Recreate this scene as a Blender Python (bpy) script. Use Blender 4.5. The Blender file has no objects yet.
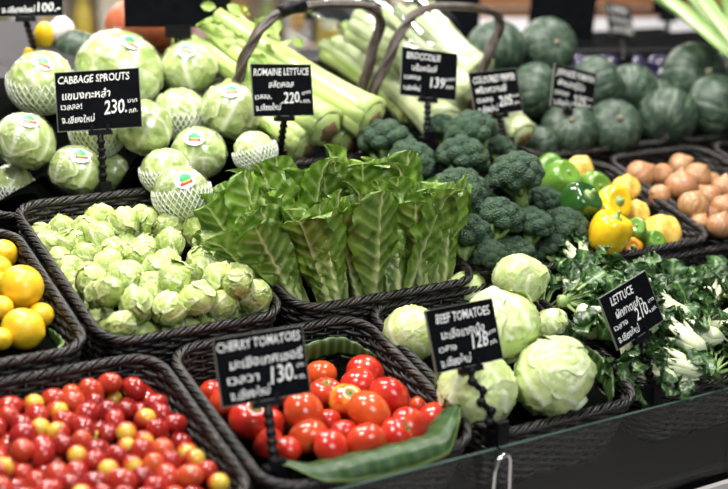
import bpy, bmesh, math, random
import numpy as np
from mathutils import Vector, Matrix, Euler

sc = bpy.context.scene
COL = sc.collection
PI = math.pi

# ------------------------------------------------------------------ camera, world, lights, exposure
TILT = math.radians(16)            # slope of the stepped produce stall
ORI = np.array([0, 0, .95])
E1 = np.array([1., 0, 0]); E2 = np.array([0, math.cos(TILT), math.sin(TILT)]); E3 = np.array([0, -math.sin(TILT), math.cos(TILT)])

cd = bpy.data.cameras.new('camera'); cam = bpy.data.objects.new('camera', cd); COL.objects.link(cam)
cam.location = (-1.3379, -2.1918, 1.6045)
cam.rotation_euler = (math.radians(90 - 14.3), 0, math.radians(-31.4))
cd.sensor_width = 36; cd.lens = 64.34; cd.clip_start = .05; cd.clip_end = 60
cd.dof.use_dof = True; cd.dof.focus_distance = 2.45; cd.dof.aperture_fstop = 1.95
sc.camera = cam

w = bpy.data.worlds.new('world'); sc.world = w; w.use_nodes = True
w.node_tree.nodes['Background'].inputs[0].default_value = (.80, .88, 1, 1)
w.node_tree.nodes['Background'].inputs[1].default_value = .10

def area_light(name, loc, target, size, power, col):
    l = bpy.data.lights.new(name, 'AREA'); l.shape = 'DISK'; l.size = size; l.energy = power; l.color = col
    o = bpy.data.objects.new(name, l); COL.objects.link(o); o.location = loc
    o.rotation_euler = (Vector(target) - Vector(loc)).to_track_quat('-Z', 'Y').to_euler()
    return o
WARM = (1, .96, .90)
area_light('ceiling_spotlight', (-1.25, -.65, 2.9), (-.6, -.2, 1.0), .45, 40, WARM)
area_light('ceiling_spotlight', (-.25, .35, 3.0), (-.1, .1, 1.0), .45, 44, WARM)
area_light('ceiling_spotlight', (.75, -.55, 3.0), (.5, -.1, 1.0), .45, 30, WARM)
area_light('ceiling_spotlight', (1.5, .7, 3.0), (1.2, .4, 1.0), .45, 28, WARM)
area_light('ceiling_spotlight', (-.7, 1.2, 3.0), (-.4, .7, 1.1), .45, 36, WARM)
area_light('front_fill_light', (-.2, -3.0, 2.9), (.1, -.6, .7), 1.4, 48, (.92, .96, 1))  # soft fill added from the front to light the basket fronts and boards
area_light('ceiling_lamp_far', (2.2, 4.6, 3.4), (2.6, 4.8, 0), 2.2, 170, (1, .95, .9))
area_light('ceiling_lamp_far', (-.3, 5.0, 3.4), (-.3, 5.4, 0), 2.2, 190, (1, .95, .9))

sc.view_settings.view_transform = 'Standard'; sc.view_settings.look = 'None'
sc.view_settings.gamma = 1; sc.view_settings.use_curve_mapping = False
sc.view_settings.exposure = .1
sc.cycles.use_denoising = True
sc.cycles.max_bounces = 8; sc.cycles.transparent_max_bounces = 12

# ------------------------------------------------------------------ helpers
def W3(u, v, h): return ORI + u * E1 + v * E2 + h * E3
SLOPE = Euler((TILT, 0, 0))

class MB:
    """collects shapes, then links them as ONE mesh object"""
    def __init__(s): s.v = []; s.f = []; s.a = []; s.mi = []; s.n = 0
    def add(s, v, f, a=None, mi=0):
        v = np.asarray(v, float).reshape(-1, 3)
        s.v.append(v); s.f += [tuple(i + s.n for i in q) for q in f]
        s.a.append(np.zeros(len(v)) if a is None else np.asarray(a, float)); s.mi += [mi] * len(f); s.n += len(v)
        return s
    def mesh(s, name, mats, smooth=True):
        m = bpy.data.meshes.new(name)
        v = np.concatenate(s.v); m.from_pydata(v.tolist(), [], s.f)
        at = m.attributes.new('vein', 'FLOAT', 'POINT'); at.data.foreach_set('value', np.concatenate(s.a).astype(np.float32))
        for t in (mats if isinstance(mats, (list, tuple)) else [mats]): m.materials.append(t)
        m.polygons.foreach_set('material_index', s.mi)
        m.polygons.foreach_set('use_smooth', [smooth] * len(m.polygons)); m.update()
        return m
    def build(s, name, mats, parent=None, smooth=True, loc=None, rot=None):
        return link(name, s.mesh(name, mats, smooth), parent, loc, rot)

def link(name, data, parent=None, loc=None, rot=None, scale=None):
    o = bpy.data.objects.new(name, data); COL.objects.link(o)
    if parent: o.parent = parent
    place(o, loc, rot, scale); return o
def place(o, loc=None, rot=None, scale=None):
    if loc is not None: o.location = tuple(float(x) for x in loc)
    if rot is not None:
        if isinstance(rot, Matrix): rot = rot.to_euler()
        o.rotation_euler = rot
    if scale is not None: o.scale = (scale,) * 3 if np.isscalar(scale) else scale
def tag(o, label, cat, group=None):
    o['label'] = label; o['category'] = cat
    if group: o['group'] = group
    return o
def thing(name, label, cat, loc=(0, 0, 0), rot=None, group=None, scale=None):
    return tag(link(name, None, None, loc, rot, scale), label, cat, group)
def structure(o): o['kind'] = 'structure'; return o
def instance(name, parts, label, cat, loc, rot=None, group=None, scale=None):
    """parts: list of (name, mesh, [sub-parts])"""
    t = thing(name, label, cat, loc, rot, group, scale)
    for p in parts:
        c = link(p[0], p[1], t)
        for q in (p[2] if len(p) > 2 else []): link(q[0], q[1], c)
    return t

ORD = ['first', 'second', 'third', 'fourth', 'fifth', 'sixth', 'seventh', 'eighth', 'ninth', 'tenth', 'eleventh', 'twelfth', 'thirteenth', 'fourteenth', 'fifteenth', 'sixteenth']
def ranks(items, rows):
    """(row words, place words) per item, counted from the front of the basket and from the left"""
    idx = sorted(range(len(items)), key=lambda i: items[i][1]); per = math.ceil(len(items) / rows); res = [None] * len(items)
    for k in range(rows):
        row = sorted(idx[k * per:(k + 1) * per], key=lambda i: items[i][0])
        for j, i in enumerate(row):
            rw = 'front row' if k == 0 else 'back row' if k == rows - 1 else ORD[k] + ' row from front'
            res[i] = (rw, ('leftmost' if j == 0 else 'rightmost' if j == len(row) - 1 else ORD[j] + ' from left'))
    return res

def box(mb, c, s, mi=0, rot=None):
    x, y, z = [k / 2 for k in s]
    v = np.array([(-x, -y, -z), (x, -y, -z), (x, y, -z), (-x, y, -z), (-x, -y, z), (x, -y, z), (x, y, z), (-x, y, z)])
    if rot is not None: v = v @ np.array(Euler(rot).to_matrix()).T
    return mb.add(v + np.array(c), [(0, 3, 2, 1), (4, 5, 6, 7), (0, 1, 5, 4), (1, 2, 6, 5), (2, 3, 7, 6), (3, 0, 4, 7)], None, mi)
def bevel_box_mesh(name, s, mat, r=.004, seg=2):
    bm = bmesh.new(); bmesh.ops.create_cube(bm, size=1)
    bmesh.ops.scale(bm, vec=s, verts=bm.verts); bmesh.ops.bevel(bm, geom=bm.edges[:], offset=r, segments=seg, affect='EDGES', profile=.5)
    m = bpy.data.meshes.new(name); bm.to_mesh(m); bm.free(); m.materials.append(mat); return m
def tube(mb, pts, rad, seg=8, closed=False, cap=True, flat=1.0, a=0., mi=0, up=(0, 0, 1)):
    P = np.asarray(pts, float); n = len(P); rad = np.broadcast_to(np.asarray(rad, float), (n,))
    T = (np.roll(P, -1, 0) - np.roll(P, 1, 0)) if closed else np.gradient(P, axis=0)
    T /= np.linalg.norm(T, axis=1)[:, None] + 1e-12
    ref = np.tile(np.array(up, float), (n, 1)); bad = np.abs((T * ref).sum(1)) > .95; ref[bad] = (1, 0, 0) if abs(up[0]) < .9 else (0, 1, 0)
    A = np.cross(T, ref); A /= np.linalg.norm(A, axis=1)[:, None]; B = np.cross(A, T)
    if not closed:
        for i in range(1, n):
            if (A[i] * A[i - 1]).sum() < -.2: A[i] *= -1; B[i] *= -1
    t = np.arange(seg) / seg * 2 * PI
    V = P[:, None] + rad[:, None, None] * (A[:, None] * np.cos(t)[None, :, None] + flat * B[:, None] * np.sin(t)[None, :, None])
    f = []
    for i in range(n if closed else n - 1):
        j = (i + 1) % n
        for k in range(seg):
            l = (k + 1) % seg; f.append((i * seg + k, i * seg + l, j * seg + l, j * seg + k))
    if cap and not closed:
        f.append(tuple(range(seg))[::-1]); f.append(tuple((n - 1) * seg + k for k in range(seg)))
    return mb.add(V.reshape(-1, 3), f, np.full(n * seg, a), mi)
def lathe(mb, prof, seg=32, mod=None, a=None, mi=0):
    """prof: (radius, z) from bottom pole to top pole; mod(theta, i) scales the radius"""
    P = np.array(prof, float); n = len(P); t = np.arange(seg) / seg * 2 * PI
    V = np.zeros((n, seg, 3))
    for i in range(n):
        r = P[i, 0] * (mod(t, i / (n - 1)) if mod else 1)
        V[i, :, 0] = r * np.cos(t); V[i, :, 1] = r * np.sin(t); V[i, :, 2] = P[i, 1]
    f = [(i * seg + k, i * seg + (k + 1) % seg, (i + 1) * seg + (k + 1) % seg, (i + 1) * seg + k) for i in range(n - 1) for k in range(seg)]
    f += [tuple(range(seg))[::-1], tuple((n - 1) * seg + k for k in range(seg))]
    return mb.add(V.reshape(-1, 3), f, None if a is None else np.repeat(a, seg), mi)
def grid_faces(nx, ny): return [(j * nx + i, j * nx + i + 1, (j + 1) * nx + i + 1, (j + 1) * nx + i) for j in range(ny - 1) for i in range(nx - 1)]
_ico = {}
def ico(level):
    if level not in _ico:
        bm = bmesh.new(); bmesh.ops.create_icosphere(bm, subdivisions=level, radius=1); bm.verts.index_update()
        _ico[level] = (np.array([v.co[:] for v in bm.verts]), [tuple(v.index for v in f.verts) for f in bm.faces]); bm.free()
    p, f = _ico[level]; return p.copy(), f
def wob(p, freq, seed, n=7):
    g = np.random.default_rng(seed); s = 0
    for i in range(n):
        d = g.normal(size=3); d /= np.linalg.norm(d)
        s = s + np.sin(p @ d * freq * g.uniform(.7, 1.4) + g.uniform(0, 7))
    return s / n
def rnd_rot(g): return Euler((g.uniform(0, 2 * PI), g.uniform(0, 2 * PI), g.uniform(0, 2 * PI)))

# ------------------------------------------------------------------ materials
def mat(name, col, rough=.5, **k):
    m = bpy.data.materials.new(name); m.use_nodes = True; nt = m.node_tree; b = nt.nodes['Principled BSDF']
    b.inputs['Base Color'].default_value = (*col, 1); b.inputs['Roughness'].default_value = rough
    for key, val in k.items(): b.inputs[key.replace('_', ' ')].default_value = val
    return m
def nd(m, t, **k):
    n = m.node_tree.nodes.new(t)
    for a, b in k.items(): setattr(n, a, b)
    return n
def lk(m, a, b): m.node_tree.links.new(a, b)
def bsdf(m): return m.node_tree.nodes['Principled BSDF']
def noise(m, scale, detail=3, obj=True, stretch=None):
    t = nd(m, 'ShaderNodeTexCoord'); n = nd(m, 'ShaderNodeTexNoise'); n.inputs['Scale'].default_value = scale; n.inputs['Detail'].default_value = detail
    src = t.outputs['Object']
    if stretch:
        mp = nd(m, 'ShaderNodeMapping'); mp.inputs['Scale'].default_value = stretch; lk(m, src, mp.inputs['Vector']); src = mp.outputs[0]
    lk(m, src, n.inputs['Vector']); return n.outputs['Fac']
def ramp(m, fac, stops):
    r = nd(m, 'ShaderNodeValToRGB'); e = r.color_ramp.elements
    while len(e) < len(stops): e.new(.5)
    for el, (p, c) in zip(e, stops): el.position = p; el.color = (*c, 1)
    lk(m, fac, r.inputs[0]); return r.outputs[0]
def mix(m, fac, a, b, mode='MIX'):
    n = nd(m, 'ShaderNodeMix'); n.data_type = 'RGBA'; n.blend_type = mode
    for s, i in ((fac, 0), (a, 6), (b, 7)):
        if hasattr(s, 'links'): lk(m, s, n.inputs[i])
        elif np.isscalar(s): n.inputs[i].default_value = s
        else: n.inputs[i].default_value = (*s, 1)
    return n.outputs[2]
def attr(m): a = nd(m, 'ShaderNodeAttribute'); a.attribute_name = 'vein'; return a.outputs['Fac']
def rand(m): return nd(m, 'ShaderNodeObjectInfo').outputs['Random']
def setcol(m, s): lk(m, s, bsdf(m).inputs['Base Color'])
def bump(m, h, strength=.3, dist=.002):
    b = nd(m, 'ShaderNodeBump'); b.inputs['Strength'].default_value = strength; b.inputs['Distance'].default_value = dist
    lk(m, h, b.inputs['Height']); lk(m, b.outputs[0], bsdf(m).inputs['Normal'])

M = {}
m = M['wicker'] = mat('woven_wicker', (.03, .025, .02), .42)
setcol(m, ramp(m, noise(m, 60, 3), [(.35, (.006, .005, .0045)), (.56, (.022, .0175, .0145)), (.76, (.10, .082, .070))])); bump(m, noise(m, 300, 2), .4, .001)  # dark brown strands; tan noise stands in for light catching the weave
m = M['rim'] = mat('wicker_rim', (.05, .04, .03), .4)
setcol(m, ramp(m, noise(m, 45, 3), [(.33, (.004, .003, .0025)), (.55, (.013, .0098, .008)), (.78, (.075, .058, .047))])); bump(m, noise(m, 260, 2), .5, .001)  # tan end of the noise paints in light hitting the braid
m = M['handle'] = mat('brown_wicker_handle', (.05, .034, .026), .4); setcol(m, ramp(m, noise(m, 45, 3), [(.3, (.018, .011, .008)), (.6, (.060, .040, .030)), (.8, (.13, .095, .075))]))
M['black'] = mat('black_plastic', (.0035, .0035, .005), .4, Specular_IOR_Level=.2)
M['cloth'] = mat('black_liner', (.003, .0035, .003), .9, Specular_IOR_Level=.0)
M['deck'] = mat('black_deck', (.004, .0045, .0055), .5, Specular_IOR_Level=.1)
m = M['slate'] = mat('chalkboard', (.010, .011, .013), .75, Specular_IOR_Level=.04)
setcol(m, ramp(m, noise(m, 30, 4), [(.3, (.0022, .0027, .0038)), (.8, (.0055, .0062, .008))]))
M['edge'] = mat('board_edge', (.16, .17, .14), .5)
M['chalk'] = mat('white_chalk', (.80, .80, .78), .9)
M['chrome'] = mat('polished_steel', (.75, .76, .78), .18, Metallic=1.)
M['strip'] = mat('white_price_rail', (.55, .52, .50), .4)
m = M['glass'] = bpy.data.materials.new('clear_glass'); m.use_nodes = True; nt = m.node_tree; nt.nodes.clear()
o_ = nd(m, 'ShaderNodeOutputMaterial'); tr = nd(m, 'ShaderNodeBsdfTransparent'); tr.inputs[0].default_value = (.92, .95, .97, 1)
gl = nd(m, 'ShaderNodeBsdfGlossy'); gl.inputs['Roughness'].default_value = .03; lw = nd(m, 'ShaderNodeLayerWeight'); lw.inputs[0].default_value = .5
pw = nd(m, 'ShaderNodeMath', operation='POWER'); lk(m, lw.outputs['Facing'], pw.inputs[0]); pw.inputs[1].default_value = 4.5
fr = nd(m, 'ShaderNodeMath', operation='MULTIPLY_ADD'); lk(m, pw.outputs[0], fr.inputs[0]); fr.inputs[1].default_value = .5; fr.inputs[2].default_value = .03
ms = nd(m, 'ShaderNodeMixShader'); lk(m, fr.outputs[0], ms.inputs[0]); lk(m, tr.outputs[0], ms.inputs[1]); lk(m, gl.outputs[0], ms.inputs[2]); lk(m, ms.outputs[0], o_.inputs[0])
m = M['bag'] = bpy.data.materials.new('clear_plastic_bag'); m.use_nodes = True; m.node_tree.nodes.clear()
o_ = nd(m, 'ShaderNodeOutputMaterial'); tr = nd(m, 'ShaderNodeBsdfTransparent'); tr.inputs[0].default_value = (.95, .96, .96, 1)
gl = nd(m, 'ShaderNodeBsdfGlossy'); gl.inputs['Roughness'].default_value = .12
ms = nd(m, 'ShaderNodeMixShader'); ms.inputs[0].default_value = .22; lk(m, tr.outputs[0], ms.inputs[1]); lk(m, gl.outputs[0], ms.inputs[2]); lk(m, ms.outputs[0], o_.inputs[0])

m = M['film'] = bpy.data.materials.new('clear_cling_film'); m.use_nodes = True; m.node_tree.nodes.clear()
o_ = nd(m, 'ShaderNodeOutputMaterial'); tr = nd(m, 'ShaderNodeBsdfTransparent'); gl = nd(m, 'ShaderNodeBsdfGlossy'); gl.inputs['Roughness'].default_value = .16
ms = nd(m, 'ShaderNodeMixShader'); ms.inputs[0].default_value = .11; lk(m, tr.outputs[0], ms.inputs[1]); lk(m, gl.outputs[0], ms.inputs[2]); lk(m, ms.outputs[0], o_.inputs[0])

def leafy(name, lo, hi, vein, rough=.4, trans=.25, nscale=25, coat=0., vary=.25, bmp=0):
    m = mat(name, hi, rough); c = ramp(m, noise(m, nscale, 4), [(.3, lo), (.7, hi)])
    c = mix(m, attr(m), c, vein)
    h = nd(m, 'ShaderNodeHueSaturation'); lk(m, c, h.inputs['Color'])
    mr = nd(m, 'ShaderNodeMapRange'); mr.inputs[3].default_value = 1 - vary; mr.inputs[4].default_value = 1 + vary * .7; lk(m, rand(m), mr.inputs[0]); lk(m, mr.outputs[0], h.inputs['Value'])
    if bmp: bump(m, noise(m, bmp, 3), .55, .0022)
    setcol(m, h.outputs[0]); bsdf(m).inputs['Coat Weight'].default_value = coat; bsdf(m).inputs['Coat Roughness'].default_value = .12
    if trans:
        t = nd(m, 'ShaderNodeBsdfTranslucent'); lk(m, h.outputs[0], t.inputs[0]); s = nd(m, 'ShaderNodeMixShader'); s.inputs[0].default_value = trans
        lk(m, bsdf(m).outputs[0], s.inputs[1]); lk(m, t.outputs[0], s.inputs[2]); lk(m, s.outputs[0], m.node_tree.nodes['Material Output'].inputs[0])
    return m
M['cabbage'] = leafy('cabbage_leaf', (.24, .37, .06), (.54, .62, .27), (.84, .86, .66), .30, 0, 2, 1., .10, 7)
M['iceberg'] = leafy('iceberg_leaf', (.40, .54, .14), (.62, .70, .33), (.80, .84, .62), .38, 0, 2, .25, .1, 8)
M['sprout'] = leafy('sprout_leaf', (.27, .40, .06), (.50, .58, .19), (.78, .80, .55), .42, 0, 1.6, .1, .14, 7)
M['romaine'] = leafy('romaine_leaf', (.045, .130, .007), (.175, .315, .024), (.62, .70, .30), .34, .12, 30, .15, .32, 90)
M['romaine_heart'] = leafy('romaine_heart_leaf', (.13, .26, .02), (.28, .42, .07), (.62, .70, .32), .4, .15, 40, .1, .15, 110)
M['pak'] = leafy('dark_green_leaf', (.010, .042, .010), (.045, .125, .024), (.18, .29, .10), .36, .05, 40, .15, .3, 120)
M['pak_stem'] = leafy('pale_leaf_stalk', (.52, .60, .34), (.74, .78, .58), (.3, .45, .15), .4, 0, 20, .1, .1)
M['celery'] = leafy('celery_stalk', (.40, .53, .14), (.60, .69, .29), (.24, .42, .07), .35, 0, 10, .2, .12)
M['celery_leaf'] = leafy('celery_leaf', (.20, .37, .04), (.38, .53, .10), (.5, .6, .25), .45, .25, 20, 0, .2)
M['pale'] = leafy('pale_celery_stalk', (.42, .50, .22), (.58, .62, .42), (.36, .48, .16), .35, 0, 10, .3, .1)
M['banana'] = leafy('banana_leaf', (.009, .036, .006), (.020, .066, .011), (.20, .28, .08), .45, .06, 12, .05, .15)
M['leek'] = leafy('leek_leaf', (.16, .34, .07), (.36, .54, .18), (.66, .74, .46), .4, .1, 8, .1, .1)
m = M['broccoli'] = mat('broccoli_crown', (.03, .07, .03), .6)
vo = nd(m, 'ShaderNodeTexVoronoi'); vo.inputs['Scale'].default_value = 15; tc = nd(m, 'ShaderNodeTexCoord'); lk(m, tc.outputs['Object'], vo.inputs['Vector'])
c = ramp(m, noise(m, 3.2, 4), [(.3, (.010, .036, .017)), (.55, (.026, .068, .030)), (.8, (.065, .120, .042))])
setcol(m, mix(m, attr(m), c, (.20, .34, .09))); bump(m, vo.outputs['Distance'], 1., .0045)
M['broccoli_stem'] = leafy('broccoli_stem', (.18, .30, .08), (.34, .46, .16), (.5, .6, .3), .5, 0, 20, 0, .15)
m = M['tomato'] = mat('tomato_skin', (.5, .02, .01), .22, Coat_Weight=.2, Coat_Roughness=.05, Subsurface_Weight=.08, Subsurface_Radius=(.02, .006, .003))
c = mix(m, ramp(m, rand(m), [(.0, (0, 0, 0)), (.72, (.08, .08, .08)), (.95, (.75, .75, .75))]), (.46, .014, .010), (.62, .10, .018))
setcol(m, mix(m, ramp(m, noise(m, 1.6, 2), [(.45, (0, 0, 0)), (.85, (.4, .4, .4))]), c, (.72, .16, .03)))
m = M['cherry'] = mat('cherry_tomato_skin', (.5, .02, .01), .2, Coat_Weight=.25, Coat_Roughness=.08)
c = ramp(m, rand(m), [(0, (.22, .010, .009)), (.5, (.34, .016, .012)), (.85, (.44, .045, .018)), (1, (.52, .09, .022))])
setcol(m, mix(m, ramp(m, noise(m, 1.6, 2), [(.55, (0, 0, 0)), (.85, (.4, .4, .4))]), c, (.62, .13, .025)))
m = M['cherry_gold'] = mat('half_golden_tomato_skin', (.8, .5, .04), .2, Coat_Weight=.25, Coat_Roughness=.08)
tc = nd(m, 'ShaderNodeTexCoord'); sx = nd(m, 'ShaderNodeSeparateXYZ'); lk(m, tc.outputs['Generated'], sx.inputs[0])
setcol(m, ramp(m, sx.outputs['Z'], [(.50, (.36, .020, .012)), (.70, (.52, .12, .020)), (.82, (.60, .36, .035)), (1, (.64, .46, .06))]))
m = M['tomato_gold'] = mat('part_ripe_tomato_skin', (.7, .2, .02), .16, Coat_Weight=.3, Coat_Roughness=.05)
setcol(m, ramp(m, noise(m, 1.5, 2), [(.35, (.62, .05, .012)), (.65, (.74, .36, .04))]))
M['calyx'] = mat('tomato_calyx', (.10, .20, .03), .6)
m = M['lemon'] = mat('lemon_rind', (.85, .55, .02), .32, Coat_Weight=.15)
setcol(m, ramp(m, noise(m, 2, 3), [(.3, (.74, .42, .010)), (.7, (.84, .56, .025))])); bump(m, noise(m, 14, 2), .4, .0015)
M['brown'] = mat('dry_brown_scar', (.20, .12, .05), .8)
m = M['pepper_yellow'] = mat('yellow_pepper_skin', (.86, .52, .01), .16, Coat_Weight=.4, Coat_Roughness=.05)
setcol(m, ramp(m, noise(m, 2, 2), [(.3, (.84, .44, .008)), (.7, (.88, .62, .02))]))
M['pepper_green'] = mat('dark_green_pepper_skin', (.020, .075, .012), .14, Coat_Weight=.4, Coat_Roughness=.05)
M['pepper_light'] = mat('light_green_pepper_skin', (.13, .28, .035), .22, Coat_Weight=.6, Coat_Roughness=.05)
M['pepper_orange'] = mat('orange_pepper_skin', (.84, .30, .01), .18, Coat_Weight=.4)
m = M['squash'] = mat('yellow_squash_flesh', (.75, .45, .06), .45)
setcol(m, ramp(m, noise(m, 2.5, 3), [(.3, (.66, .36, .04)), (.7, (.84, .60, .14))]))
m = M['onion'] = mat('onion_skin', (.5, .25, .12), .35, Coat_Weight=.2)
c = ramp(m, noise(m, 1.2, 4, True, (4, 4, .6)), [(.3, (.30, .14, .055)), (.55, (.48, .27, .12)), (.8, (.64, .45, .25))])
setcol(m, mix(m, ramp(m, rand(m), [(0, (0, 0, 0)), (1, (.55, .55, .55))]), c, (.42, .18, .09)))
m = M['pumpkin'] = mat('green_squash_rind', (.05, .10, .05), .45)
c = ramp(m, noise(m, 4, 5), [(.35, (.016, .036, .021)), (.58, (.045, .078, .050)), (.78, (.17, .21, .15))])  # mottled rind; palest patches also stand in for whitish sheen on top
setcol(m, mix(m, attr(m), c, (.15, .20, .135)))
m = M['red_pumpkin'] = mat('orange_pumpkin_rind', (.55, .12, .03), .45)
setcol(m, ramp(m, noise(m, 2, 3), [(.3, (.36, .075, .03)), (.7, (.50, .14, .06))]))
M['sticker'] = mat('white_sticker', (.82, .82, .80), .4)
M['sticker_green'] = mat('sticker_green', (.02, .30, .10), .4)
M['sticker_red'] = mat('sticker_red', (.45, .02, .03), .4)
M['sticker_yellow'] = mat('sticker_yellow', (.8, .55, .03), .4)
M['net'] = mat('white_foam_net', (.80, .82, .74), .6)
TOMATOES = [
    (-0.2099, -0.3699, -0.03, 0.0317),
    (-0.2506, -0.4126, -0.015, 0.0291),
    (-0.224, -0.4691, -0.01, 0.0338),
    (-0.2898, -0.5095, 0.0024, 0.0352),
    (-0.297, -0.4529, -0.0124, 0.0284),
    (-0.2762, -0.3317, -0.0417, 0.0264),
    (-0.3055, -0.3998, -0.03, 0.0273),
    (-0.3871, -0.4659, -0.0046, 0.0326),
    (-0.3441, -0.4727, -0.0284, 0.0214),
    (-0.2346, -0.5504, -0.0107, 0.0296),
    (-0.1717, -0.531, -0.0232, 0.0269),
    (-0.2769, -0.5774, 0.001, 0.0273),
    (-0.3352, -0.5776, 0.0, 0.0317),
    (-0.3949, -0.5694, 0.0016, 0.0266),
    (-0.4076, -0.5199, -0.0113, 0.0303),
    (-0.3415, -0.5198, -0.02, 0.0227),
    (-0.4767, -0.4502, -0.0099, 0.0321),
    (-0.4779, -0.37, -0.029, 0.0281),
    (-0.4784, -0.3118, -0.05, 0.0203),
    (-0.4315, -0.4449, -0.0326, 0.0229),
    (-0.4675, -0.4996, -0.0225, 0.0238),
    (-0.4517, -0.5356, -0.0122, 0.0204),
    (-0.4242, -0.3928, -0.03, 0.0266),
    (-0.3637, -0.3542, -0.0391, 0.0274),
    (-0.4367, -0.3484, -0.041, 0.0236),
    (-0.3228, -0.3309, -0.0491, 0.0244),
    (-0.1622, -0.4737, -0.04, 0.0172),
    (-0.2018, -0.5537, -0.0369, 0.0166),
]
LEMONS = [
    (-0.6941, 0.1527, -0.0, 0.0259),
    (-0.7142, -0.0201, 0.0315, 0.0365),
    (-0.6691, 0.0535, -0.01, 0.0272),
    (-0.7614, -0.0586, 0.02, 0.0204),
    (-0.7463, -0.1313, 0.0193, 0.0333),
    (-0.6947, -0.0691, 0.0, 0.0207),
    (-0.7893, -0.1518, 0.0207, 0.018),
    (-0.7301, 0.0755, 0.0106, 0.0287),
    (-0.7447, 0.026, 0.0081, 0.0282),
]
ICEBERG = [
    (0.1746, -0.2864, 0.05, 0.052),
    (0.1287, -0.1946, -0.02, 0.0397),
    (0.0132, -0.4478, 0.07, 0.0671),
    (-0.089, -0.3227, -0.0, 0.0528),
    (-0.0972, -0.5411, 0.02, 0.0659),
    (0.0401, -0.5735, 0.04, 0.0704),
    (0.1941, -0.3789, 0.0, 0.0323),
]
CABBAGE = [
    (-0.569, 0.4303, 0.09, 0.0628),
    (-0.468, 0.635, 0.13, 0.0714),
    (-0.2894, 0.6383, 0.14, 0.0982),
    (-0.1214, 0.6351, 0.14, 0.0665),
    (-0.4783, 0.3723, 0.04, 0.0573),
    (-0.3979, 0.4689, 0.0837, 0.0592),
    (-0.3239, 0.3956, 0.1162, 0.0585),
    (-0.2012, 0.4929, 0.0958, 0.0594),
    (-0.1165, 0.4159, 0.1241, 0.0676),
    (-0.2273, 0.328, 0.0775, 0.0589),
    (-0.32, 0.2927, 0.0626, 0.0493),
    (-0.345, 0.1466, 0.085, 0.0567),
    (-0.1305, 0.2628, 0.1, 0.0461),
    (-0.376, 0.4321, 0.0, 0.0384),
    (-0.5856, 0.45, -0.015, 0.0455),
]
BROCCOLI = [
    (0.1931, 0.2609, 0.0874, 0.0534),
    (0.2074, 0.1681, 0.0826, 0.048),
    (0.3783, 0.1981, 0.12, 0.054),
    (0.2919, 0.1007, 0.11, 0.052),
    (0.2024, -0.0189, 0.1, 0.0517),
    (0.157, -0.1146, 0.0558, 0.0503),
    (0.242, -0.1103, 0.0809, 0.0469),
    (0.333, -0.035, 0.1343, 0.0504),
    (0.319, -0.1275, 0.063, 0.0413),
    (0.4199, -0.1192, 0.0398, 0.0466),
    (0.3228, 0.0153, 0.0755, 0.0343),
    (0.4213, -0.0363, 0.06, 0.0367),
    (0.2564, -0.1672, 0.03, 0.0366),
    (0.3594, -0.1544, 0.0122, 0.0355),
    (0.1765, -0.1844, 0.0493, 0.0298),
    (0.3712, 0.3063, 0.09, 0.0325),
    (0.4607, 0.1859, 0.08, 0.0321),
]
PEPPERS = [
    (0.4787, -0.1914, 0.06, 0.0461),
    (0.5876, -0.071, 0.0539, 0.0419),
    (0.688, -0.007, 0.05, 0.0342),
    (0.474, -0.0876, 0.0743, 0.0472),
    (0.5485, 0.0711, 0.0437, 0.0432),
    (0.581, 0.1458, 0.04, 0.0349),
    (0.6235, 0.0344, 0.04, 0.0365),
    (0.6458, 0.1097, 0.05, 0.035),
    (0.649, -0.0916, 0.0364, 0.0311),
    (0.6719, -0.157, 0.017, 0.0463),
    (0.5789, -0.1707, 0.0398, 0.0258),
    (0.6149, -0.1885, 0.0145, 0.026),
    (0.5515, -0.1996, 0.02, 0.0213),
    (0.5361, -0.1119, 0.0444, 0.0325),
    (0.5219, 0.02, 0.0265, 0.0224),
]
ONIONS = [
    (0.8092, 0.075, 0.03, 0.0357),
    (0.8861, 0.0777, 0.02, 0.029),
    (0.9769, 0.1078, 0.02, 0.0321),
    (0.8463, -0.0236, 0.0445, 0.0374),
    (0.9485, 0.0232, 0.0364, 0.0337),
    (0.7905, -0.0169, 0.0218, 0.0279),
    (0.8114, -0.1044, 0.0371, 0.0365),
    (0.9099, -0.0564, 0.0241, 0.0305),
    (0.9793, -0.0371, 0.03, 0.031),
    (0.9058, -0.1139, 0.0246, 0.0324),
    (0.8105, -0.195, 0.0327, 0.0312),
    (0.7957, -0.1508, 0.0194, 0.0225),
    (0.857, -0.1191, 0.0128, 0.023),
    (0.9989, 0.0249, 0.0136, 0.0268),
    (0.8478, -0.0064, -0.0064, 0.0213),
    (0.8748, -0.1827, 0.02, 0.0317),
    (0.9707, -0.0993, 0.03, 0.0329),
]
PUMPKINS = [
    (0.9603, 0.6651, 0.12, 0.0767),
    (0.7821, 0.6686, 0.12, 0.0775),
    (0.8156, 0.5088, 0.06, 0.0759),
    (0.9667, 0.4521, 0.0976, 0.071),
    (1.0903, 0.4482, 0.0731, 0.0671),
    (1.3162, 0.4498, 0.0974, 0.0885),
    (1.256, 0.3025, 0.0722, 0.0854),
    (1.108, 0.3149, 0.0506, 0.0761),
    (0.8926, 0.2799, 0.0569, 0.068),
    (0.7703, 0.3072, 0.0478, 0.0672),
    (0.6731, 0.2927, 0.0256, 0.0417),
    (1.1947, 0.4549, 0.039, 0.0548),
    (1.5956, 0.5427, 0.06, 0.0764),
]
CELERY = [(0.1866, 0.321, 0.12, -0.029, 0.7638, 0.2), (0.0797, 0.3329, 0.1, -0.0463, 0.8069, 0.17), (0.1702, 0.3592, 0.05, 0.0671, 0.6925, 0.1), (0.0404, 0.3435, 0.06, -0.0614, 0.5597, 0.1), (0.0943, 0.4948, 0.14, 0.0153, 0.6837, 0.17)]
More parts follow.
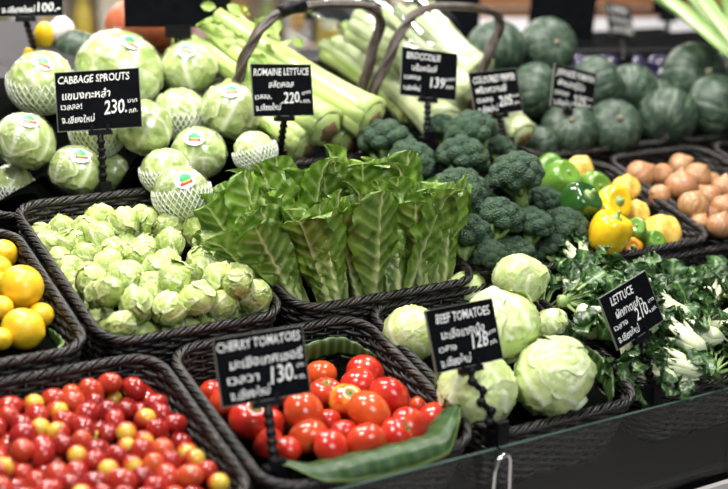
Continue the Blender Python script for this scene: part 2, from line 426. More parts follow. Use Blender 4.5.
PALE = [(0.4313, 0.3618, 0.06, 0.4297, 0.867, 0.12), (0.4995, 0.378, 0.12, 0.3601, 0.7161, 0.2), (0.4445, 0.5021, 0.04, 0.3902, 0.8674, 0.08), (0.6515, 0.5554, 0.1, 0.5735, 0.8377, 0.18), (0.5825, 0.2608, 0.07, 0.5737, 0.3495, 0.1)]
CHOI_AT = [(0.2138, -0.4604, 0.035, 0.02), (0.4311, -0.5815, 0.05, 0.02), (0.3385, -0.6374, 0.03, 0.02), (0.3667, -0.6021, 0.045, 0.02), (0.2802, -0.6316, 0.015, 0.02), (0.3633, -0.2732, 0.03, 0.02), (0.5423, -0.3061, 0.01, 0.02), (0.428, -0.4994, 0.045, 0.02)]
CHERRIES = [
(-0.6354,-0.4718,-0.0016,0.0169),(-0.7429,-0.2849,-0.0105,0.0169),(-0.6316,-0.3892,-0.0052,0.0181),(-0.7974,-0.3879,-0.0166,0.0185),
(-0.7199,-0.3079,-0.0043,0.0185),(-0.5904,-0.3074,-0.0349,0.0184),(-0.7893,-0.3550,-0.0068,0.0170),(-0.5993,-0.3810,-0.0095,0.0157),
(-0.6239,-0.4211,-0.0057,0.0173),(-0.8880,-0.4845,0.0007,0.0170),(-0.7788,-0.2898,-0.0098,0.0175),(-0.7045,-0.5701,-0.0036,0.0172),
(-0.8274,-0.5082,-0.0019,0.0174),(-0.6785,-0.5529,-0.0028,0.0166),(-0.8312,-0.4010,-0.0045,0.0174),(-0.6264,-0.3036,-0.0381,0.0156),
(-0.5877,-0.4106,-0.0082,0.0157),(-0.7741,-0.4104,-0.0043,0.0173),(-0.7435,-0.4148,-0.0015,0.0162),(-0.6112,-0.2931,-0.0136,0.0174),
(-0.7104,-0.3840,-0.0313,0.0177),(-0.7712,-0.4706,-0.0108,0.0184),(-0.8492,-0.3280,-0.0136,0.0163),(-0.6492,-0.2797,-0.0045,0.0177),
(-0.6551,-0.4424,-0.0015,0.0164),(-0.8192,-0.3656,-0.0031,0.0174),(-0.6896,-0.3172,-0.0105,0.0164),(-0.5960,-0.3509,-0.0086,0.0165),
(-0.7894,-0.4156,-0.0308,0.0163),(-0.7553,-0.5401,-0.0061,0.0154),(-0.5905,-0.4646,-0.0264,0.0185),(-0.8295,-0.4602,-0.0269,0.0178),
(-0.7085,-0.4650,-0.0018,0.0173),(-0.6437,-0.2802,-0.0370,0.0182),(-0.6820,-0.2859,-0.0079,0.0184),(-0.7124,-0.2780,-0.0131,0.0160),
(-0.6898,-0.5236,-0.0019,0.0176),(-0.6748,-0.3719,-0.0078,0.0152),(-0.7276,-0.4404,-0.0031,0.0166),(-0.8586,-0.3745,-0.0318,0.0177),
(-0.7426,-0.4656,0.0003,0.0156),(-0.7305,-0.4935,0.0000,0.0174),(-0.6544,-0.5332,-0.0030,0.0173),(-0.7675,-0.3784,-0.0044,0.0178),
(-0.7955,-0.5043,-0.0025,0.0172),(-0.6597,-0.5773,-0.0074,0.0174),(-0.5953,-0.5410,-0.0047,0.0154),(-0.6481,-0.3484,-0.0112,0.0158),
(-0.6343,-0.5030,-0.0032,0.0169),(-0.8127,-0.3361,-0.0075,0.0157),(-0.7104,-0.3414,-0.0089,0.0180),(-0.6843,-0.4455,-0.0037,0.0154),
(-0.7289,-0.3781,-0.0053,0.0176),(-0.7850,-0.5348,-0.0013,0.0178),(-0.8381,-0.4313,-0.0286,0.0174),(-0.8089,-0.4374,-0.0294,0.0164),
(-0.5888,-0.4331,-0.0291,0.0168),(-0.8253,-0.3086,-0.0094,0.0174),(-0.8133,-0.2794,-0.0134,0.0174),(-0.5999,-0.5095,-0.0035,0.0171),
(-0.6790,-0.3442,-0.0076,0.0153),(-0.6354,-0.5957,-0.0014,0.0163),(-0.5897,-0.5750,-0.0028,0.0177),(-0.8349,-0.3500,-0.0323,0.0185),
(-0.8488,-0.4031,-0.0310,0.0168),(-0.6924,-0.3579,-0.0321,0.0182),(-0.8023,-0.4737,-0.0019,0.0166),(-0.7588,-0.5109,-0.0031,0.0166),
(-0.8600,-0.5073,-0.0090,0.0185),(-0.7482,-0.3526,-0.0058,0.0171),(-0.5884,-0.2784,-0.0389,0.0164),(-0.6254,-0.5485,0.0004,0.0184),
(-0.6740,-0.4174,0.0015,0.0176),(-0.6933,-0.4922,-0.0014,0.0165),(-0.7229,-0.5257,0.0024,0.0184),(-0.6953,-0.3988,-0.0097,0.0153),
(-0.7511,-0.3201,-0.0084,0.0182),(-0.7347,-0.5611,0.0014,0.0178),(-0.7842,-0.3232,-0.0054,0.0178),(-0.6651,-0.5040,-0.0020,0.0166),
(-0.8596,-0.4541,-0.0291,0.0159),(-0.6131,-0.3260,-0.0369,0.0156),(-0.8760,-0.4369,-0.0017,0.0186),(-0.7601,-0.4399,-0.0036,0.0164),
(-0.8176,-0.4096,-0.0312,0.0162),(-0.8053,-0.4194,-0.0048,0.0168),(-0.6682,-0.4719,0.0022,0.0186),]
SPROUTS = [
(-0.4008,0.1579,0.0249,0.0249),(-0.5910,-0.0379,-0.0233,0.0240),(-0.5544,-0.1490,0.0401,0.0298),(-0.5897,0.2039,-0.0218,0.0253),
(-0.3397,-0.0561,0.0331,0.0297),(-0.5028,-0.1761,-0.0125,0.0239),(-0.4618,-0.1760,-0.0110,0.0240),(-0.3892,-0.1294,0.0516,0.0305),
(-0.3816,0.2484,-0.0162,0.0236),(-0.4753,0.2415,-0.0046,0.0305),(-0.4710,-0.0316,0.0298,0.0252),(-0.5871,0.0947,-0.0187,0.0279),
(-0.3362,0.1345,0.0316,0.0262),(-0.5456,-0.0608,0.0429,0.0278),(-0.4107,0.0452,0.0365,0.0278),(-0.5467,0.0160,0.0301,0.0290),
(-0.3380,0.0843,0.0327,0.0280),(-0.5909,-0.1759,0.0234,0.0241),(-0.3833,-0.1538,-0.0100,0.0296),(-0.5865,-0.1294,-0.0181,0.0285),
(-0.5895,-0.1745,-0.0217,0.0255),(-0.3374,0.0331,0.0290,0.0274),(-0.5910,0.2480,-0.0233,0.0240),(-0.4966,-0.0796,0.0317,0.0254),
(-0.5455,0.1214,-0.0127,0.0279),(-0.5470,0.2467,-0.0155,0.0253),(-0.5068,0.1547,0.0077,0.0310),(-0.5557,0.1711,-0.0123,0.0295),
(-0.5890,-0.0818,-0.0210,0.0260),(-0.3567,0.1795,0.0244,0.0279),(-0.5871,-0.0172,0.0225,0.0279),(-0.5140,0.0582,0.0251,0.0287),
(-0.4836,0.0155,0.0342,0.0274),(-0.3390,-0.1710,0.0355,0.0290),(-0.4217,-0.1759,-0.0121,0.0241),(-0.4280,0.1742,-0.0101,0.0257),
(-0.4013,-0.1746,0.0316,0.0254),(-0.4574,0.0554,0.0294,0.0240),(-0.5892,0.0063,-0.0212,0.0258),(-0.5912,0.1409,-0.0236,0.0238),
(-0.4344,0.0035,0.0248,0.0254),(-0.5163,-0.0232,0.0274,0.0247),(-0.4158,0.1285,-0.0098,0.0268),(-0.5134,-0.1218,0.0356,0.0240),
(-0.4565,0.1649,0.0295,0.0274),(-0.3676,-0.0112,0.0227,0.0291),(-0.5477,-0.1730,-0.0064,0.0270),(-0.3749,-0.1747,0.0705,0.0253),
(-0.3900,-0.0754,0.0408,0.0303),(-0.5177,0.2076,-0.0073,0.0301),(-0.4622,0.1373,-0.0099,0.0251),(-0.3385,-0.1715,-0.0174,0.0285),
(-0.5050,-0.1703,0.0413,0.0297),(-0.4497,-0.1693,0.0486,0.0307),(-0.5913,0.0501,-0.0238,0.0237),(-0.3393,-0.1108,0.0366,0.0293),
(-0.3853,0.1119,0.0349,0.0284),(-0.5871,-0.1080,0.0485,0.0279),(-0.4706,-0.1185,0.0623,0.0306),(-0.5901,-0.0660,0.0230,0.0249),
]
BOARD_S1 = {'c': [-0.4341, 0.3151, 1.2394], 'x': [0.8597, -0.5076, 0.0576], 'y': [0.0777, 0.2414, 0.9673], 'w': 0.1695, 'h': 0.1187, 'foot': [-0.4402, 0.293, 1.0548]}
BOARD_S2 = {'c': [-0.0593, 0.2324, 1.2426], 'x': [0.9914, 0.1067, -0.0762], 'y': [0.0532, 0.2033, 0.9777], 'w': 0.1518, 'h': 0.1081, 'foot': [-0.0431, 0.2844, 1.0836]}
BOARD_S3 = {'c': [0.3439, 0.2777, 1.2469], 'x': [0.9873, -0.0418, -0.1533], 'y': [0.1584, 0.1783, 0.9711], 'w': 0.151, 'h': 0.1078, 'foot': [0.3151, 0.2402, 1.1021]}
BOARD_S4 = {'c': [0.5115, 0.2452, 1.1971], 'x': [0.9985, 0.0526, 0.0161], 'y': [-0.0293, 0.2603, 0.9651], 'w': 0.1435, 'h': 0.1023, 'foot': [0.5211, 0.2129, 1.0735]}
BOARD_S5 = {'c': [0.7666, 0.2668, 1.1836], 'x': [0.9678, 0.0552, -0.2456], 'y': [0.2327, 0.1758, 0.9565], 'w': 0.145, 'h': 0.1035, 'foot': [0.7444, 0.2516, 1.0222]}
BOARD_S6 = {'c': [-0.4857, -0.4955, 0.9296], 'x': [0.9961, -0.088, 0.0058], 'y': [0.0208, 0.2987, 0.9541], 'w': 0.1467, 'h': 0.1046, 'foot': [-0.503, -0.5656, 0.7878]}
BOARD_S7 = {'c': [-0.1416, -0.5469, 0.9345], 'x': [0.9961, 0.0843, -0.0267], 'y': [-0.0037, 0.3418, 0.9398], 'w': 0.1431, 'h': 0.1019, 'foot': [-0.111, -0.6016, 0.7775]}
BOARD_S8 = {'c': [0.2319, -0.5387, 0.9158], 'x': [0.9629, 0.1985, 0.183], 'y': [-0.238, 0.3045, 0.9223], 'w': 0.1383, 'h': 0.0976, 'foot': [0.2438, -0.5895, 0.781]}
BOARD_S9 = {'c': [-0.4324, 0.7648, 1.4126], 'x': [0.856, -0.5167, 0.0194], 'y': [0.1116, 0.2212, 0.9688], 'w': 0.1701, 'h': 0.0737, 'foot': [-0.3631, 0.9345, 1.27]}
BOARD_S10 = {'c': [1.6499, 1.0806, 1.2607], 'x': [0.9515, 0.2558, -0.1709], 'y': [0.076, 0.3429, 0.9363], 'w': 0.1534, 'h': 0.1087, 'foot': [1.1669, 0.5222, 1.2038]}

# ------------------------------------------------------------------ the setting: floor, back wall, stall
fw = np.array([math.sin(math.radians(31.4)), math.cos(math.radians(31.4)), 0]); rt = np.array([fw[1], -fw[0], 0])
CAMXY = np.array([-1.3379, -2.1918, 0])
def far(dist, side, z): return CAMXY + fw * dist + rt * side + np.array([0, 0, z])
FROT = (0, 0, math.radians(-31.4))
m = M['floor'] = mat('shop_floor', (.42, .39, .35), .35); setcol(m, ramp(m, noise(m, 1.2, 3), [(.3, (.36, .33, .30)), (.7, (.48, .45, .41))]))
mb = MB(); box(mb, (1.5, 3.5, -.02), (16, 16, .04)); structure(mb.build('floor', M['floor'], None, False))
m = M['wallpaint'] = mat('warm_wall', (.55, .46, .36), .7)
mb = MB(); box(mb, far(9.2, 0, 1.6), (12, .1, 3.2), 0, FROT); structure(mb.build('wall_back', M['wallpaint'], None, False))

# sloped black deck that carries the baskets, with its dark front, price rail and plinth
mb = MB(); c = W3(.45, .36, -.157); R3 = (TILT, 0, 0)
box(mb, c, (3.4, 2.10, .012), 0, R3)
stall = structure(mb.build('display_stall', M['deck'], None, False))
mb = MB(); box(mb, W3(.45, -.675, -.187) + np.array([0, 0, -.30]), (3.4, .05, .58)); mb.build('front_panel', M['deck'], stall, False)
mb = MB(); box(mb, W3(.45, 1.36, -.2) + np.array([0, 0, -.5]), (3.4, .05, 1.0)); mb.build('back_panel', M['deck'], stall, False)
FY = W3(0, -.665, 0)[1]; FZ = W3(0, -.665, 0)[2]
for x0, x1 in ((-.75, .385), (.388, 1.6)):
    mb = MB(); box(mb, ((x0 + x1) / 2, FY - .034, FZ - .178), (x1 - x0, .012, .034)); mb.build('price_rail', M['strip'], stall, False)
# row risers that lift the second and third rows of baskets
mb = MB(); box(mb, W3(.45, .72, -.105), (3.3, .86, .085), 0, R3); mb.build('rear_step', M['deck'], stall, False)

M['glass_edge'] = mat('green_glass_edge', (.035, .065, .055), .25)
def glass(x0, x1, label):
    bm_ = bevel_box_mesh('glass_guard', (x1 - x0, .006, .165), M['glass'], .0015, 1)
    o = link('glass_guard', bm_, None, ((x0 + x1) / 2, FY - .012, FZ - .075))
    mb = MB(); box(mb, (0, 0, .0835), (x1 - x0, .0062, .0012)); box(mb, ((x1 - x0) / 2, 0, 0), (.0014, .0066, .166)); mb.build('polished_edge', M['glass_edge'], o, False)
    return tag(o, label, 'glass guard', 'glass guards along the stall front')
glass(-.75, -.150, 'clear glass guard in front of the tomato basket, left of the steel bracket')
glass(-.143, .385, 'clear glass guard in front of the iceberg lettuce basket')
glass(.388, 1.6, 'clear glass guard at right edge beyond the upright seam')
br = thing('steel_bracket', 'bent polished steel bracket holding the glass beside the lettuce basket', 'bracket', (-.147, FY - .03, FZ))
mb = MB(); pts = [(-.022, .004, -.10), (-.022, -.004, -.02), (-.018, -.006, .0), (-.008, -.006, .006), (.004, -.004, .004), (.009, -.003, -.006), (.009, -.002, -.16)]
tube(mb, pts, .0035, 8); mb.build('bent_rod', M['chrome'], br)
mb = MB(); box(mb, (-.007, .006, -.16), (.04, .012, .018)); mb.build('foot_clamp', M['black'], br)

# ------------------------------------------------------------------ wicker baskets
def rrect(w, d, r, n):
    segs = []; a = w / 2 - r; b = d / 2 - r
    per = 4 * a + 4 * b + 2 * PI * r; out = []; nor = []
    for i in range(n):
        s = (i / n) * per
        for k, (cx, cy, L, dx, dy) in enumerate(((a, -b, 2 * b, 1, 0), (a, b, 2 * a, 0, 1), (-a, b, 2 * b, -1, 0), (-a, -b, 2 * a, 0, -1))):
            tx, ty = -dy, dx
            if s < L: out.append((cx + dx * r + tx * s, cy + dy * r + ty * s)); nor.append((dx, dy)); break
            s -= L
            if s < PI / 2 * r:
                t = s / r; ex, ey = cx + tx * L, cy + ty * L
                nx, ny = dx * math.cos(t) + tx * math.sin(t), dy * math.cos(t) + ty * math.sin(t)
                out.append((ex + nx * r, ey + ny * r)); nor.append((nx, ny)); break
            s -= PI / 2 * r
        else: out.append(out[0]); nor.append(nor[0])
    return np.array(out), np.array(nor)
def basket_meshes(w, d, H, r=.055):
    mb = MB(); ns = int((w + d) * 2 / .030) | 1; n = ns * 4; pitch = .0082; rows = int((H - .012) / pitch)
    for j in range(rows):
        z = -.012 - j * pitch; tp = 1 - .11 * (-z / H)
        P, N = rrect((w - .012) * tp, (d - .012) * tp, r * tp, n)
        ph = np.arange(n) / n * ns * PI + j * PI
        Q = P + N * (.0034 * np.cos(ph))[:, None]
        tube(mb, np.c_[Q, np.full(n, z)], .0043, 6, True)
    P0, N0 = rrect(w - .012, d - .012, r, ns * 2); P1, _ = rrect((w - .012) * .89, (d - .012) * .89, r * .89, ns * 2)
    for i in range(0, ns * 2, 2):
        tube(mb, [(*P0[i], -.004), (*((P0[i] + P1[i]) / 2), -H / 2), (*P1[i], -H + .002)], .0028, 5)
    wall = mb.mesh('basket_wall', M['wicker'])
    mb = MB(); n = 300; P, N = rrect(w - .012, d - .012, r, n); turns = round((w + d) * 2 / .075)
    for k in range(3):
        for e in (-1, 1):
            ph = np.arange(n) / n * turns * 2 * PI + k * PI * 2 / 3 + e * .40
            Q = P + N * (.0062 * np.cos(ph))[:, None]
            tube(mb, np.c_[Q, .0056 * np.sin(ph)], .0031, 6, True)
    rim = mb.mesh('basket_rim', M['rim'])
    mb = MB(); P, N = rrect((w - .02) * .89, (d - .02) * .89, r * .89, 60)
    V = np.r_[np.c_[P, np.full(60, -H + .004)], np.c_[P, np.full(60, -H - .002)]]
    f = [tuple(range(60)), tuple(range(60, 120))[::-1]] + [(i, i + 60, (i + 1) % 60 + 60, (i + 1) % 60) for i in range(60)]
    mb.add(V, f); base = mb.mesh('basket_base', M['wicker'], False)
    return wall, rim, base
_bk = {}
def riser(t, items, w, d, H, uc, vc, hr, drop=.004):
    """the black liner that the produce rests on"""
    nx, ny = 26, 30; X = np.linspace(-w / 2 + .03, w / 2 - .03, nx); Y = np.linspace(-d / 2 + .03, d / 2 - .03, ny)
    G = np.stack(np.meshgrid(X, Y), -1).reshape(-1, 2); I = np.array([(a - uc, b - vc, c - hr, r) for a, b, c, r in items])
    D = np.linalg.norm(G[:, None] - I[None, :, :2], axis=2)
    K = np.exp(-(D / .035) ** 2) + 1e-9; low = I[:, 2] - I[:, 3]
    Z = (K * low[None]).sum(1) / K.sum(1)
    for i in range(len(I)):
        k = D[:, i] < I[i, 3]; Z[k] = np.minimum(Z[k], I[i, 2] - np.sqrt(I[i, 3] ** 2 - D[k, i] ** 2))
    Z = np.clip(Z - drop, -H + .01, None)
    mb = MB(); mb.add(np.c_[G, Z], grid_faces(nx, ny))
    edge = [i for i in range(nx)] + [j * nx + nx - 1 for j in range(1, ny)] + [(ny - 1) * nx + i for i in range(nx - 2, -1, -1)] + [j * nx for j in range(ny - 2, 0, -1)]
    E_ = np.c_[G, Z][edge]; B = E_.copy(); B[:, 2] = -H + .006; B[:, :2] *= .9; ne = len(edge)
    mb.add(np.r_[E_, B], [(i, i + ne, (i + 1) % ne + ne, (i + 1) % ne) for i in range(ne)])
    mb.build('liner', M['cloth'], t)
def basket(u0, u1, v0, v1, hr, H, label, items=None, yaw=0, group='wicker produce baskets'):
    w, d = round(u1 - u0, 3), round(v1 - v0, 3); key = (w, d, H)
    if key not in _bk: _bk[key] = basket_meshes(w, d, H)
    wall, rim, base = _bk[key]; uc, vc = (u0 + u1) / 2, (v0 + v1) / 2
    rot = (Euler((TILT, 0, 0)).to_matrix() @ Euler((0, 0, yaw)).to_matrix())
    t = thing('wicker_basket', label, 'basket', W3(uc, vc, hr), rot, group)
    link('wall', wall, t); link('rim', rim, t); link('base', base, t)
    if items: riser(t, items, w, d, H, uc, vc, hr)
    return t
B_ = {}
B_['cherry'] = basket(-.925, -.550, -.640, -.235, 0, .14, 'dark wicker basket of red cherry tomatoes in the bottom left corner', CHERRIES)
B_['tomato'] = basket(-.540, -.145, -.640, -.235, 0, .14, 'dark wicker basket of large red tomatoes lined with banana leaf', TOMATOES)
B_['iceberg'] = basket(-.135, .212, -.640, -.215, 0, .14, 'dark wicker basket holding round pale iceberg lettuces', ICEBERG)
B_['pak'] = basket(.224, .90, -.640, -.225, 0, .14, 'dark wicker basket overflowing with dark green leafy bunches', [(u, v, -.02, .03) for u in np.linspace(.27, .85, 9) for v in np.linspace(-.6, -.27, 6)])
B_['lemon'] = basket(-1.02, -.655, -.225, .21, .02, .16, 'dark wicker basket of yellow lemons at the left edge', LEMONS)
B_['sprouts'] = basket(-.640, -.288, -.225, .300, .02, .16, 'dark wicker basket heaped with pale cabbage sprouts', SPROUTS)
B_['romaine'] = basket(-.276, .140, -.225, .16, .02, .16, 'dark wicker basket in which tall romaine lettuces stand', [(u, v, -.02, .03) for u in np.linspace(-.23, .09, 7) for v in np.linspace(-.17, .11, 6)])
B_['broccoli'] = basket(.150, .450, -.225, .22, .02, .16, 'dark wicker basket under the heap of broccoli', BROCCOLI)
B_['pepper'] = basket(.460, .780, -.225, .19, .02, .16, 'dark wicker basket of yellow and green peppers', PEPPERS)
B_['onion'] = basket(.792, 1.125, -.225, .20, .02, .16, 'dark wicker basket filled with brown onions', ONIONS)
B_['onion2'] = basket(1.140, 1.470, -.225, .20, .02, .16, 'dark wicker basket with two pale onions at right edge', [(1.2, .06, .0, .03), (1.28, .0, .0, .03)])
B_['cabbage'] = basket(-.665, -.065, .318, .78, -.02, .08, 'dark wicker basket beneath the pile of wrapped cabbages', [q for q in CABBAGE if q[1] > .33])
B_['celery'] = basket(-.120, .245, .30, .86, .04, .12, 'dark handled basket carrying green celery bunches', group='handled baskets of celery')
B_['pale'] = basket(.283, .592, .30, .86, .04, .12, 'dark handled basket carrying pale celery in plastic bags', group='handled baskets of celery')
B_['gourd'] = basket(.606, 1.085, .235, .76, .02, .10, 'dark wicker tray of green squashes behind the peppers', [q for q in PUMPKINS if .6 < q[0] < 1.09])
B_['gourd2'] = basket(1.095, 1.57, .225, .62, .02, .10, 'dark wicker tray of green squashes behind the onions at right', [q for q in PUMPKINS if q[0] > 1.1])

def hoop(t, uc, vc, hr, pts, label):
    mb = MB(); P = np.array([np.array(p) - (uc, vc, hr) for p in pts])
    # Catmull-Rom through the points
    Q = []; E_ = np.r_[[2 * P[0] - P[1]], P, [2 * P[-1] - P[-2]]]
    for i in range(1, len(E_) - 2):
        for k in range(8):
            s = k / 8; a, b, c, d = E_[i - 1:i + 3]
            Q.append(.5 * (2 * b + (c - a) * s + (2 * a - 5 * b + 4 * c - d) * s * s + (3 * b - a - 3 * c + d) * s ** 3))
    Q.append(P[-1]); Q = np.array(Q)
    tube(mb, Q, .0095, 10); n = len(Q); tt = np.arange(n) / n
    for k in range(3):                                         # wrapped strands
        ph = tt * 2 * PI * 3 + k * 2 * PI / 3
        tube(mb, Q + np.c_[.009 * np.cos(ph), .009 * np.sin(ph), 0 * ph], .0055, 6)
    return mb.build('handle', M['handle'], t)
hoop(B_['celery'], .0625, .58, .04, [(-.105, .485, .03), (-.085, .495, .10), (-.062, .504, .16), (-.038, .52, .218), (.001, .534, .268), (.06, .545, .304), (.177, .547, .313), (.28, .545, .303), (.313, .536, .272), (.294, .517, .206), (.263, .492, .121), (.240, .48, .03)], '')
hoop(B_['pale'], .4375, .58, .04, [(.287, .478, .03), (.291, .487, .103), (.336, .51, .181), (.383, .532, .258), (.441, .542, .293), (.529, .542, .296), (.62, .539, .284), (.667, .532, .258), (.65, .517, .207), (.615, .498, .142), (.588, .48, .03)], '')
mb = MB(); tube(mb, [(-.018, -.037, .258), (.012, -.035, .270), (.046, -.034, .272)], .016, 10); mb.build('handle_grip', M['black'], B_['celery'])

# ------------------------------------------------------------------ leaf heads
def head_mesh(name, material, seed, n=9, level=5, lift=.022, step=.012, squash=.92, wrinkle=.012, vein=.016, rough=.02, veinw=.7, cut=True, loose=0, flare=.2, fine=1.):
    g = np.random.default_rng(seed); p, f = ico(level); N = len(p)
    R = 1 + rough * wob(p, 3.2, seed); A = np.zeros(N); top = np.full(N, -1.)
    for k in range(n):
        az = k * 2.4 + g.uniform(-.3, .3); el = g.uniform(-.15, .5) + .55 * (k / n)
        c = np.array([math.cos(az) * math.cos(el), math.sin(az) * math.cos(el), math.sin(el)])
        a = g.uniform(.85, 1.25) if k < n - 3 else g.uniform(.7, 1.0)
        y = np.array([0, 0, 1.]) - c * c[2]; y /= np.linalg.norm(y); x = np.cross(y, c)
        ang = np.arccos(np.clip(p @ c, -1, 1)); lx = (p @ x); ly = (p @ y); th = np.arctan2(lx, ly)
        edge = a * (1 + .10 * np.sin(th * 3 + g.uniform(0, 6)) + .05 * np.sin(th * 8 + g.uniform(0, 6)) + .03 * np.sin(th * 15))
        ins = ang < edge
        e = np.clip((edge - ang) / .16, 0, 1)
        s = ang * np.cos(th) + a; t = np.abs(ang * np.sin(th))           # along the rib from the leaf's foot, and off it
        rib = np.exp(-(t / (.075 * np.clip(1.5 - s / (2 * a), .3, 2))) ** 2) * np.clip(1.5 - s / (1.7 * a), 0, 1)
        br = np.cos((s - t * 1.1) * 13 + g.uniform(0, 6)); side = np.clip((br - .80) / .2, 0, 1) * np.exp(-t * 1.1) * (t > .04) * .55
        v = np.maximum(rib, side)
        h = step * (k + 1) / n * 2 + lift * (1 - e) ** 2 + vein * v + wrinkle * wob(p, 11, seed * 31 + k) + wrinkle * .6 * fine * wob(p, 24, seed * 17 + k)
        R = np.where(ins, np.maximum(1 + rough * wob(p, 3.2, seed) + h, 0), R); A = np.where(ins, v * veinw + .55 * (1 - e) ** 3 * .6, A)
    R *= 1 - .10 * np.clip(-p[:, 2] - .75, 0, 1) / .25
    V = p * R[:, None]; V[:, 2] *= squash
    if cut:                                                              # pale cut stalk at the foot
        pass
    mb = MB(); mb.add(V, f, np.clip(A, 0, 1))
    for k in range(loose):                                               # loose outer leaves that stand off the head
        az = k * 2.4 + g.uniform(-.5, .5); el = g.uniform(-.7, .75); c = np.array([math.cos(az) * math.cos(el), math.sin(az) * math.cos(el), math.sin(el)])
        y = np.array([g.uniform(-.5, .5), g.uniform(-.5, .5), 1.]); y -= c * (y @ c); y /= np.linalg.norm(y); x = np.cross(y, c); a = g.uniform(.6, .95); fl = g.uniform(.5, 1.3) * flare
        ni, nk = 12, 36; th = np.arange(nk) / nk * 2 * PI; p1, p2 = g.uniform(0, 6, 2); L_ = []; LA = []
        for i in range(ni):
            q = i / (ni - 1) if i else .02; an = a * q * (1 + .13 * np.sin(3 * th + p1) + .06 * np.sin(7 * th + p2))
            rr = 1.035 + rough * wob(c[None] * np.ones((nk, 1)), 3.2, seed) + fl * q ** 3 * (1 + .6 * np.sin(3 * th + p2) + .3 * np.sin(6 * th + p1)) * (.35 + .65 * np.clip(np.cos(th) + .3, 0, 1)) + .012 * np.sin(an * 30 + 4 * np.cos(th))
            d_ = c[None] * np.cos(an)[:, None] + (np.sin(th)[:, None] * x + np.cos(th)[:, None] * y) * np.sin(an)[:, None]
            L_.append(d_ * rr[:, None]); t_ = np.abs(np.sin(an) * np.sin(th)); LA.append(np.maximum(np.exp(-(t_ / .07) ** 2) * .9, np.clip((np.cos((np.cos(th) * an - t_) * 16 + p1) - .75) / .25, 0, 1) * .5) * veinw + .35 * q ** 4)
        L_ = np.concatenate(L_); L_[:, 2] *= squash
        mb.add(L_, [(i * nk + j, (i + 1) * nk + j, (i + 1) * nk + (j + 1) % nk, i * nk + (j + 1) % nk) for i in range(ni - 1) for j in range(nk)], np.clip(np.concatenate(LA), 0, 1))
    return mb.mesh(name, material)
def stalk_mesh(name, r, L, material):
    mb = MB(); lathe(mb, [(r * .2, -1 - L), (r * .92, -1 - L), (r, -1 - L * .8), (r * 1.1, -.9), (r * .5, -.75)], 14); return mb.mesh(name, material)
CUT = stalk_mesh('cut_stalk', .26, .0, M['pak_stem'])

CAM = np.array(cam.location)
def patch(name, R, d, size, asp, material, up=(0, 0, 1), shape='ellipse', off=0.):
    """a thin label lying on the sphere of radius R around the local origin, at direction d"""
    d = np.array(d, float); d /= np.linalg.norm(d); x = np.cross(up, d); x /= np.linalg.norm(x); y = np.cross(d, x)
    mb = MB(); nr, ns = 5, 24; V = []
    for i in range(nr + 1):
        for k in range(ns):
            t = k / ns * 2 * PI; rr = i / nr
            if shape == 'ellipse': a, b = math.cos(t) * rr, math.sin(t) * rr
            elif shape == 'leaf': a, b = math.cos(t) * rr * (1 - .45 * abs(math.sin(t))), math.sin(t) * rr
            else: q = max(abs(math.cos(t)), abs(math.sin(t))); a, b = math.cos(t) / q * rr, math.sin(t) / q * rr
            q = d + (x * a * size * asp + y * b * size) / R; q /= np.linalg.norm(q); V.append(q * (R + off))
    f = [(i * ns + k, (i + 1) * ns + k, (i + 1) * ns + (k + 1) % ns, i * ns + (k + 1) % ns) for i in range(nr) for k in range(ns)]
    mb.add(V, f); return mb.mesh(name, material)

# wrapped cabbages
CAB = [head_mesh('cabbage_head', M['cabbage'], s, 8, 5, .040, .016, .93, .016, .035, .035, .95, True, 2, .05) for s in (3, 8, 21, 34)]
def film_mesh(seed):
    p, f = ico(5); R = 1.0 + .010 * (1 - np.abs(wob(p, 9, seed, 5))) ** 3 + .010 * (1 - np.abs(wob(p, 17, seed + 3, 5))) ** 4 + .01 * wob(p, 4, seed)
    mb = MB(); V = p * R[:, None]; V[:, 2] *= .96; mb.add(V, f); return mb.mesh('clear_film', M['film'])
FILM = [film_mesh(2), film_mesh(7)]
cab_txt = [
    ('wrapped cabbage with leaf sticker at the left edge, left of the price board', 1, 0), ('netted cabbage at upper left with sticker on its crown, behind the price board', 1, 1),
    ('largest cabbage, topmost of the pile behind the price board', 2, 0), ('round cabbage in front of the orange pumpkin\'s right side, with small round sticker', 2, 0),
    ('cabbage left of the price board post, low in the pile', 1, 0), ('netted cabbage directly behind the chalk price board', 0, 1),
    ('green cabbage right beside the price board\'s right edge', 0, 0), ('white netted cabbage in the middle, right of the price board', 0, 1),
    ('film-wrapped cabbage below the celery, left of the lettuce price board', 1, 0), ('cabbage with leaf sticker just behind the lowest cabbage', 1, 0),
    ('cabbage peeking out on the left of the lowest cabbage', 0, 1), ('lowest cabbage hanging over the sprouts, with triangular sticker', 3, 1),
    ('netted cabbage behind the romaine, under the lettuce price board', 0, 1), ('small cabbage just right of the price board post', 0, 0), ('cabbage in shade at the left edge behind the sprout basket rim', 0, 1)]
